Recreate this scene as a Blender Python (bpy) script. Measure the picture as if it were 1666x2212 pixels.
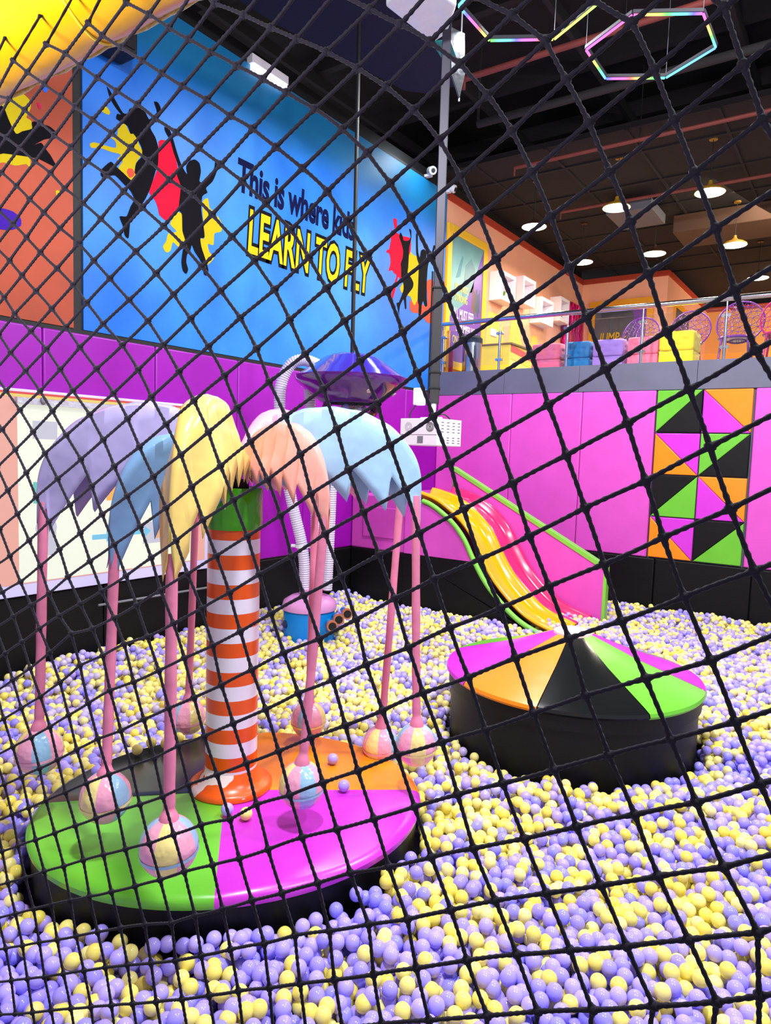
import bpy, bmesh, math, random
import numpy as np
from mathutils import Vector, Matrix
from mathutils.geometry import delaunay_2d_cdt
PI = math.pi
SC = bpy.context.scene
COL = SC.collection
for o in list(bpy.data.objects): bpy.data.objects.remove(o, do_unlink=True)

# ---------------------------------------------------------------- camera
CX, CY, FPX = 833., 1106., 1495.
RM = Matrix(((0.81876845, -0.07441959, 0.5692802), (0.57325432, 0.05141785, -0.81776261), (0.0315864, 0.99590056, 0.08476067)))
CAMP = Vector((0, 0, 2.1))
cam = bpy.data.cameras.new('camera'); camo = bpy.data.objects.new('camera', cam); COL.objects.link(camo)
cam.sensor_fit = 'VERTICAL'; cam.sensor_height = 36.0; cam.sensor_width = 36.0
cam.lens = FPX / 2212 * 36.0; cam.clip_start = 0.02; cam.clip_end = 200
x_, y_, z_ = RM.col[0].normalized(), RM.col[1].normalized(), RM.col[2].normalized()
M = Matrix((x_, y_, z_)).transposed().to_4x4(); M.translation = CAMP
camo.matrix_world = M
SC.camera = camo
def view(p):   # where a world point shows (used only to leave out what no camera near here could see)
    c = RM.transposed() @ (Vector(p) - CAMP)
    if c.z > -0.05: return (-9999, -9999, -1)
    return (CX + FPX * c.x / -c.z, CY - FPX * c.y / -c.z, -c.z)

# ---------------------------------------------------------------- look and light
SC.view_settings.view_transform = 'Standard'; SC.view_settings.look = 'None'
SC.view_settings.gamma = 1.0; SC.view_settings.use_curve_mapping = False
SC.view_settings.exposure = 0.0
w = bpy.data.worlds.new('world'); SC.world = w; w.use_nodes = True
w.node_tree.nodes['Background'].inputs[0].default_value = (0.86, 0.84, 1.0, 1)
w.node_tree.nodes['Background'].inputs[1].default_value = 0.50
def area(name, loc, size, power, color=(1, 1, 1), tgt=None, sizey=None, spread=None):
    l = bpy.data.lights.new(name, 'AREA'); l.energy = power; l.color = color; l.size = size
    if sizey: l.shape = 'RECTANGLE'; l.size_y = sizey
    if spread: l.spread = spread
    o = bpy.data.objects.new(name, l); COL.objects.link(o); o.location = loc
    d = (Vector(tgt) - Vector(loc)) if tgt else Vector((0, 0, -1))
    o.rotation_euler = d.to_track_quat('-Z', 'Y').to_euler()
    return o
area('ceiling_flood', (-1.6, 2.0, 6.4), 0.4, 335, (0.95, 0.97, 1), (-2.4, 3.6, 0))
area('ceiling_flood', (-3.6, 6.6, 6.4), 0.4, 275, (0.97, 0.97, 1), (-3.0, 7.4, 0))
area('ceiling_flood', (0.2, 6.2, 6.4), 0.45, 275, (0.97, 0.97, 1), (-1.6, 7.6, 0))
area('ceiling_flood', (1.4, 2.6, 6.0), 0.45, 170, (0.9, 0.92, 1), (-0.5, 3.6, 0))
area('mural_wash', (-5.7, 9.3, 6.7), 0.3, 14, (0.8, 0.92, 1), (-6.24, 9.4, 5.6))
area('far_fill', (0.0, 18.8, 6.2), 1.0, 190, (1, 0.82, 0.6), (-1.5, 21.9, 4.5))  # added fill to brighten the amber far wall
area('tube_fill', (-1.2, -2.2, 2.0), 0.8, 22, (0.97, 0.95, 1), (-1.1, 0.7, 2.9), spread=math.radians(50))  # added fill behind the camera, brightens the yellow tube

# ---------------------------------------------------------------- materials
def lin(c):
    return tuple(((v / 255) / 12.92 if v / 255 <= 0.04045 else (((v / 255) + 0.055) / 1.055) ** 2.4) for v in c)
def nodes(name):
    m = bpy.data.materials.new(name); m.use_nodes = True
    nt = m.node_tree; b = nt.nodes['Principled BSDF']
    return m, nt, b
def mat(name, rgb, rough=0.5, metal=0.0, bump=0.0, bscale=8.0, vary=0.0, vscale=3.0, emit=0.0, ergb=None, coat=0.0, spec=0.5, sheen=0.0, detail=3.0):
    m, nt, b = nodes(name)
    c = lin(rgb)
    b.inputs['Base Color'].default_value = (*c, 1); b.inputs['Roughness'].default_value = rough
    b.inputs['Metallic'].default_value = metal; b.inputs['Coat Weight'].default_value = coat
    b.inputs['Coat Roughness'].default_value = 0.08; b.inputs['Specular IOR Level'].default_value = spec
    b.inputs['Sheen Weight'].default_value = sheen
    tc = nt.nodes.new('ShaderNodeTexCoord')
    if vary:
        n = nt.nodes.new('ShaderNodeTexNoise'); n.inputs['Scale'].default_value = vscale; n.inputs['Detail'].default_value = detail
        nt.links.new(tc.outputs['Object'], n.inputs['Vector'])
        r = nt.nodes.new('ShaderNodeValToRGB'); r.color_ramp.elements[0].position = 0.3; r.color_ramp.elements[1].position = 0.7
        r.color_ramp.elements[0].color = (*[max(0, v * (1 - vary)) for v in c], 1)
        r.color_ramp.elements[1].color = (*[min(1, v * (1 + vary)) for v in c], 1)
        nt.links.new(n.outputs['Fac'], r.inputs['Fac']); nt.links.new(r.outputs['Color'], b.inputs['Base Color'])
    if bump:
        n2 = nt.nodes.new('ShaderNodeTexNoise'); n2.inputs['Scale'].default_value = bscale; n2.inputs['Detail'].default_value = 2
        nt.links.new(tc.outputs['Object'], n2.inputs['Vector'])
        bp = nt.nodes.new('ShaderNodeBump'); bp.inputs['Strength'].default_value = bump; bp.inputs['Distance'].default_value = 0.03
        nt.links.new(n2.outputs['Fac'], bp.inputs['Height']); nt.links.new(bp.outputs['Normal'], b.inputs['Normal'])
    if emit:
        b.inputs['Emission Color'].default_value = (*lin(ergb or rgb), 1); b.inputs['Emission Strength'].default_value = emit
    return m
def vinyl(name, rgb, rough=0.32, **k):
    k.setdefault('bump', 0.25); k.setdefault('bscale', 2.2); k.setdefault('vary', 0.05)
    return mat(name, rgb, rough, **k)

V_PINK_SHADE = vinyl('shaded pink vinyl', (150, 0, 168), 0.45, bump=0.35, bscale=1.3)  # same vinyl as the pink pads, the left wall's shade put into its colour
V_PINK = vinyl('pink wall vinyl', (216, 80, 190), 0.48, bump=0.3, bscale=1.4)
V_BLACK = vinyl('black vinyl', (9, 9, 11), 0.5, spec=0.25)
V_BLACKG = vinyl('glossy black vinyl', (20, 22, 24), 0.14, bump=0.1)
V_GREEN = vinyl('green vinyl', (104, 190, 50), 0.28)
V_ORANGE = vinyl('orange vinyl', (240, 138, 14), 0.28)
V_MAG = vinyl('magenta vinyl', (206, 52, 206), 0.28)
V_DGREEN = vinyl('leaf green vinyl', (66, 160, 20), 0.2)
TRIM_G = vinyl('lime trim', (125, 205, 70), 0.4)
M_WHITE = mat('white plastic', (235, 233, 240), 0.4)
M_GREY = mat('grey plastic', (120, 120, 130), 0.5)
M_DARK = mat('dark slot', (12, 12, 14), 0.7)
M_BLK = mat('black paint', (10, 10, 12), 0.6)
M_STEEL = mat('polished steel', (205, 208, 215), 0.16, 1.0)
M_POST = mat('grey powder coated steel', (46, 43, 58), 0.45, 0.3)
M_CEIL = mat('black sprayed ceiling', (28, 23, 23), 0.95, vary=0.3, vscale=1.2)
M_BEAM = mat('dark beam paint', (32, 28, 29), 0.9)
M_PIPE = mat('red primer pipe', (120, 52, 44), 0.6)
M_NAVY = mat('navy ceiling cloth', (14, 20, 46), 0.9)
M_PEACH = mat('peach wall paint', (255, 182, 146), 0.42, vary=0.03)
M_RED = mat('brick red trim paint', (178, 58, 32), 0.6)
M_SLAB = mat('grey slab cladding', (98, 98, 118), 0.55, vary=0.1, vscale=2.0)
M_FLOORP = mat('pit base', (90, 82, 120), 0.9)
M_CONC = mat('mezzanine floor', (150, 140, 130), 0.6)
def glass(name, tint=(1, 1, 1), gl=0.12):
    m, nt, b = nodes(name); nt.nodes.remove(b)
    tr = nt.nodes.new('ShaderNodeBsdfTransparent'); tr.inputs[0].default_value = (*tint, 1)
    g = nt.nodes.new('ShaderNodeBsdfGlossy'); g.inputs['Roughness'].default_value = 0.02
    fr = nt.nodes.new('ShaderNodeFresnel'); fr.inputs[0].default_value = 1.45
    mx = nt.nodes.new('ShaderNodeMixShader'); nt.links.new(fr.outputs[0], mx.inputs[0])
    nt.links.new(tr.outputs[0], mx.inputs[1]); nt.links.new(g.outputs[0], mx.inputs[2])
    nt.links.new(mx.outputs[0], nt.nodes['Material Output'].inputs[0])
    return m
M_GLASS = glass('clear glass', (0.93, 0.95, 0.96))
M_BOWL = glass('clear acrylic', (0.85, 0.85, 0.88))

# ---------------------------------------------------------------- mesh helpers
class MB:
    def __init__(s): s.v = []; s.f = []; s.m = []; s.mats = []
    def _mi(s, m):
        if m not in s.mats: s.mats.append(m)
        return s.mats.index(m)
    def add(s, vs, fs, m):
        n = len(s.v); mi = s._mi(m)
        s.v += [tuple(v) for v in vs]
        s.f += [tuple(i + n for i in f) for f in fs]; s.m += [mi] * len(fs)
        return s
    def box(s, a, b, m, mtx=None):
        x0, y0, z0 = a; x1, y1, z1 = b
        vs = [Vector(p) for p in ((x0, y0, z0), (x1, y0, z0), (x1, y1, z0), (x0, y1, z0), (x0, y0, z1), (x1, y0, z1), (x1, y1, z1), (x0, y1, z1))]
        if mtx is not None: vs = [mtx @ v for v in vs]
        return s.add(vs, [(0, 3, 2, 1), (4, 5, 6, 7), (0, 1, 5, 4), (1, 2, 6, 5), (2, 3, 7, 6), (3, 0, 4, 7)], m)
    def prism(s, pts, off, m):     # pts: coplanar 3D loop, off: extrusion vector
        n = len(pts); off = Vector(off); P = [Vector(p) for p in pts]
        return s.add(P + [p + off for p in P], [tuple(range(n))[::-1], tuple(range(n, 2 * n))] + [(i, (i + 1) % n, (i + 1) % n + n, i + n) for i in range(n)], m)
    def tube(s, path, r, m, seg=10, cap=True, closed=False):
        P = [Vector(p) for p in path]; n = len(P); vs = []; N = None
        for i, p in enumerate(P):
            if closed: t = P[(i + 1) % n] - P[i - 1]
            else: t = P[min(i + 1, n - 1)] - P[max(i - 1, 0)]
            t.normalize()
            if N is None:
                N = t.cross(Vector((0, 0, 1)) if abs(t.z) < 0.9 else Vector((1, 0, 0))).normalized()
            else: N = (N - t * N.dot(t)).normalized()
            B = t.cross(N); rr = r[i] if isinstance(r, (list, tuple)) else r
            for k in range(seg):
                a = 2 * PI * k / seg; vs.append(p + N * (rr * math.cos(a)) + B * (rr * math.sin(a)))
        fs = [(i * seg + k, i * seg + (k + 1) % seg, (i + 1) * seg + (k + 1) % seg, (i + 1) * seg + k) for i in range(n - 1) for k in range(seg)]
        if closed: fs += [((n - 1) * seg + k, (n - 1) * seg + (k + 1) % seg, (k + 1) % seg, k) for k in range(seg)]
        elif cap: fs += [tuple(range(seg))[::-1], tuple(range((n - 1) * seg, n * seg))]
        return s.add(vs, fs, m)
    def lathe(s, prof, m, seg=48, loc=(0, 0, 0), a0=0, a1=2 * PI, mtx=None, tube_=False):
        full = abs(a1 - a0 - 2 * PI) < 1e-6; na = seg if full else seg + 1; vs = []
        for r, z in prof:
            for k in range(na):
                a = a0 + (a1 - a0) * k / seg; v = Vector((r * math.cos(a), r * math.sin(a), z))
                if mtx is not None: v = mtx @ v
                vs.append(v + Vector(loc))
        fs = []
        for i in range(len(prof) - 1):
            for k in range(seg):
                k2 = (k + 1) % na if full else k + 1
                fs.append((i * na + k, i * na + k2, (i + 1) * na + k2, (i + 1) * na + k))
        return s.add(vs, fs, m)
    def build(s, name, parent=None, smooth=None, bevel=0, solid=0, sub=0):
        me = bpy.data.meshes.new(name); me.from_pydata(s.v, [], s.f); me.update()
        for m in s.mats: me.materials.append(m)
        me.polygons.foreach_set('material_index', s.m)
        bm = bmesh.new(); bm.from_mesh(me); bmesh.ops.remove_doubles(bm, verts=bm.verts, dist=1e-5)
        bmesh.ops.recalc_face_normals(bm, faces=bm.faces); bm.to_mesh(me); bm.free()
        if smooth is not None:
            me.polygons.foreach_set('use_smooth', [True] * len(me.polygons)); me.set_sharp_from_angle(angle=math.radians(smooth))
        o = bpy.data.objects.new(name, me); COL.objects.link(o)
        if parent is not None:
            o.parent = parent; o.matrix_parent_inverse = Matrix.Translation(-parent_loc(parent))
        if solid: d = o.modifiers.new('thickness', 'SOLIDIFY'); d.thickness = solid; d.offset = 0
        if bevel: d = o.modifiers.new('bevel', 'BEVEL'); d.width = bevel; d.segments = 3; d.limit_method = 'ANGLE'; d.angle_limit = math.radians(40)
        if bevel and smooth is None:
            me.polygons.foreach_set('use_smooth', [True] * len(me.polygons)); me.set_sharp_from_angle(angle=math.radians(40)); 
        if sub: d = o.modifiers.new('sub', 'SUBSURF'); d.levels = sub; d.render_levels = sub
        return o
def parent_loc(p):
    l = Vector(p.location)
    while p.parent is not None: p = p.parent; l = l + 0 * l
    return l
def tag(o, label=None, cat=None, group=None, kind=None):
    if label: o['label'] = label
    if cat: o['category'] = cat
    if group: o['group'] = group
    if kind: o['kind'] = kind
    return o
def thing(name, label, cat, loc=(0, 0, 0), group=None, kind=None):
    o = bpy.data.objects.new(name, None); COL.objects.link(o); o.location = loc; o.empty_display_size = 0.05
    return tag(o, label, cat, group, kind)
def struct(name, mb, **k):
    o = mb.build(name, **k); o['kind'] = 'structure'; return o
def crom(P, n=8):
    P = [Vector(p) for p in P]; out = []
    Q = [2 * P[0] - P[1]] + P + [2 * P[-1] - P[-2]]
    for i in range(1, len(Q) - 2):
        for k in range(n):
            t = k / n; a, b, c, d = Q[i - 1], Q[i], Q[i + 1], Q[i + 2]
            out.append(0.5 * ((2 * b) + (c - a) * t + (2 * a - 5 * b + 4 * c - d) * t * t + (3 * b - a - 3 * c + d) * t ** 3))
    out.append(P[-1]); return out
def copy_tree(o, parent=None):
    c = o.copy(); COL.objects.link(c)
    if parent is not None: c.parent = parent
    for ch in list(o.children): copy_tree(ch, c)
    return c
def text_obj(name, body, mtl, size, mtx, parent, ext=0.002, offset=0.0, align='LEFT', sx=1.0, shear=0.0, label=None, space=1.0):
    cu = bpy.data.curves.new(name, 'FONT'); cu.body = body; cu.size = 1.0; cu.extrude = ext; cu.offset = offset
    cu.align_x = align; cu.space_character = space; cu.shear = shear; cu.resolution_u = 3
    t = bpy.data.objects.new(name + '_tmp', cu); COL.objects.link(t)
    dg = bpy.context.evaluated_depsgraph_get(); me = bpy.data.meshes.new_from_object(t.evaluated_get(dg))
    bpy.data.objects.remove(t)
    me.transform(mtx @ Matrix.Diagonal((size * sx, size, 1, 1)))
    me.materials.clear(); me.materials.append(mtl)
    o = bpy.data.objects.new(name, me); COL.objects.link(o); o.parent = parent
    o.matrix_parent_inverse = Matrix.Translation(-Vector(parent.location))
    if label: o['label'] = label
    return o
def wallL(y, z, off=0.0):     # frame on the left wall: text runs along +Y, up is +Z, facing +X
    return Matrix(((0, 0, 1, XL + off), (1, 0, 0, y), (0, 1, 0, z), (0, 0, 0, 1)))
XL, YB = -6.24, 10.4
FRONT_TXT = lambda x, y, z: Matrix(((1, 0, 0, x), (0, 0, -1, y), (0, 1, 0, z), (0, 0, 0, 1)))   # runs along +X, faces -Y

# ================================================================ SETTING
struct('floor', MB().box((-6.4, -1.5, -0.35), (3.5, 10.5, -0.25), M_FLOORP))
b = MB().box((XL - 0.25, -1.5, -0.3), (XL - 0.001, 17.5, 6.44), M_PEACH)
wl = struct('wall_left', b)
def pads_left(z0, z1, edges, m, nm):
    for y0, y1 in zip(edges[:-1], edges[1:]):
        MB().box((XL, y0 + 0.003, z0), (XL + 0.06, y1 - 0.003, z1), m).build(nm, wl, bevel=0.018)
pads_left(0.72, 3.13, [-1.4, -0.2, 1.0, 2.2, 3.4, 4.6, 5.75, 6.95, 8.15, 9.35, 10.4], V_PINK_SHADE, 'shaded_pink_pad')
pads_left(-0.25, 0.71, [-1.4, 0.4, 2.2, 4.0, 5.8, 7.6, 9.0, 10.4], V_BLACK, 'black_pad')
MB().box((XL, -1.4, 3.125), (XL + 0.05, YB, 3.165), M_BLK).build('black_ledge', wl)
MB().box((XL, 3.69, 3.16), (XL + 0.04, 3.81, 6.5), M_BLK).box((XL - 0.25, -1.5, 6.44), (XL + 0.03, YB - 0.02, 6.56), M_BLK).build('black_border', wl)
MB().box((XL - 0.25, YB - 0.02, 6.44), (XL + 0.03, 17.35, 6.56), M_RED).build('red_trim', wl)
# back wall and its padding
wb = struct('wall_back', MB().box((XL - 0.2, YB + 0.001, -0.3), (3.6, YB + 0.2, 3.1), M_SLAB))
def pads_back(z0, z1, edges, m, nm, skip=()):
    for i, (x0, x1) in enumerate(zip(edges[:-1], edges[1:])):
        if i in skip: continue
        MB().box((x0 + 0.003, YB - 0.06, z0), (x1 - 0.003, YB, z1), m).build(nm, wb, bevel=0.018)
pads_back(0.72, 3.11, [XL + 0.06, -4.8, -3.64, -2.57, -1.31, -0.1, 1.1, 2.3, 3.5], V_PINK, 'pink_pad', skip=(3,))
pads_back(-0.25, 0.71, [XL + 0.06, -4.8, -3.64, -2.45, -1.2, 0.0, 1.2, 2.4, 3.5], V_BLACK, 'black_pad')
# mezzanine
mz = struct('floor_mezzanine', MB().box((XL, YB, 3.11), (3.6, 22, 3.49), M_CONC))
for x0, x1 in zip([XL, -4.96, -3.72, -2.05, -0.75, 0.5, 1.7], [-4.96, -3.72, -2.05, -0.75, 0.5, 1.7, 3.6]):
    MB().box((x0 + 0.002, YB - 0.04, 3.115), (x1 - 0.002, YB, 3.51), M_SLAB).build('fascia_panel', mz, bevel=0.004)
wm = struct('wall_rear', MB().box((XL, 17.3, 3.4), (-4.2, 17.5, 6.44), M_PEACH).box((-4.4, 17.5, 3.4), (-4.2, 22.2, 6.44), M_PEACH).box((-4.4, 22.0, 3.4), (4.0, 22.2, 6.44), mat('amber wall paint', (240, 165, 70), 0.5)))
MB().box((XL, 17.26, 6.44), (-4.17, 17.5, 6.56), M_RED).box((-4.4, 17.5, 6.44), (-4.16, 22.2, 6.56), M_RED).box((-4.2, 21.95, 6.44), (4, 22.2, 6.56), M_RED).build('red_trim', wm)
# ceiling
ce = struct('ceiling', MB().box((-11, -3, 7.9), (5, 24, 8.0), M_CEIL))
bm_ = MB()
for y in (2.2, 4.2, 6.2, 8.1, 10.0, 11.8, 13.6, 15.4, 17.2, 19.2): bm_.box((-11, y, 7.65), (5, y + 0.12, 7.9), M_BEAM)
for x in (-9.0, -7.2, -5.4, -3.6, -1.8, 0, 1.8): bm_.box((x, -3, 7.5), (x + 0.07, 24, 7.66), M_BEAM)
bm_.build('beam_grid', ce)
sf = MB().box((-11, 10.2, 6.76), (5, 24, 6.84), M_CEIL)
for y in (11.0, 12.2, 13.4, 14.6, 15.8, 17.0, 18.2): sf.box((-11, y, 6.735), (5, y + 0.05, 6.76), M_BEAM)
for x in (-7.2, -5.6, -4.4, -3.2, -2.0, -0.8, 0.4): sf.box((x, 10.2, 6.74), (x + 0.04, 24, 6.76), M_BEAM)
sf.build('soffit', ce)
struct('wall_far', MB().box((-11, 23.9, 3.4), (5, 24, 8), M_BLK))
struct('wall_left_upper', MB().box((-11, -3, 6.6), (-10.9, 24, 8), M_BLK))
struct('trim_1', MB().box((XL - 0.25, -1.5, 6.56), (XL - 0.05, 17.3, 6.75), M_BLK))

# ================================================================ MURALS
def mural_blue():
    m, nt, b = nodes('printed blue mural'); b.inputs['Roughness'].default_value = 0.5
    tc = nt.nodes.new('ShaderNodeTexCoord'); n = nt.nodes.new('ShaderNodeTexNoise'); n.inputs['Scale'].default_value = 0.9; n.inputs['Detail'].default_value = 6
    nt.links.new(tc.outputs['Object'], n.inputs['Vector'])
    r = nt.nodes.new('ShaderNodeValToRGB'); e = r.color_ramp.elements
    e[0].position = 0.35; e[0].color = (*lin((0, 108, 215)), 1); e[1].position = 0.75; e[1].color = (*lin((48, 148, 232)), 1)
    nt.links.new(n.outputs['Fac'], r.inputs['Fac'])
    # broad teal band along the top: weaker light there, painted into the colour
    sp = nt.nodes.new('ShaderNodeSeparateXYZ'); nt.links.new(tc.outputs['Object'], sp.inputs[0])
    mr = nt.nodes.new('ShaderNodeMapRange'); mr.inputs['From Min'].default_value = 5.75; mr.inputs['From Max'].default_value = 6.1
    nt.links.new(sp.outputs['Z'], mr.inputs['Value'])
    mx = nt.nodes.new('ShaderNodeMix'); mx.data_type = 'RGBA'; nt.links.new(mr.outputs[0], mx.inputs['Factor'])
    nt.links.new(r.outputs['Color'], mx.inputs[6]); mx.inputs[7].default_value = (*lin((0, 112, 165)), 1)
    nt.links.new(mx.outputs[2], b.inputs['Base Color'])
    return m
M_MBLUE = mural_blue()
M_MORANGE = mat('printed orange mural', (172, 68, 36), 0.6, vary=0.28, vscale=0.8, detail=7)
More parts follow.
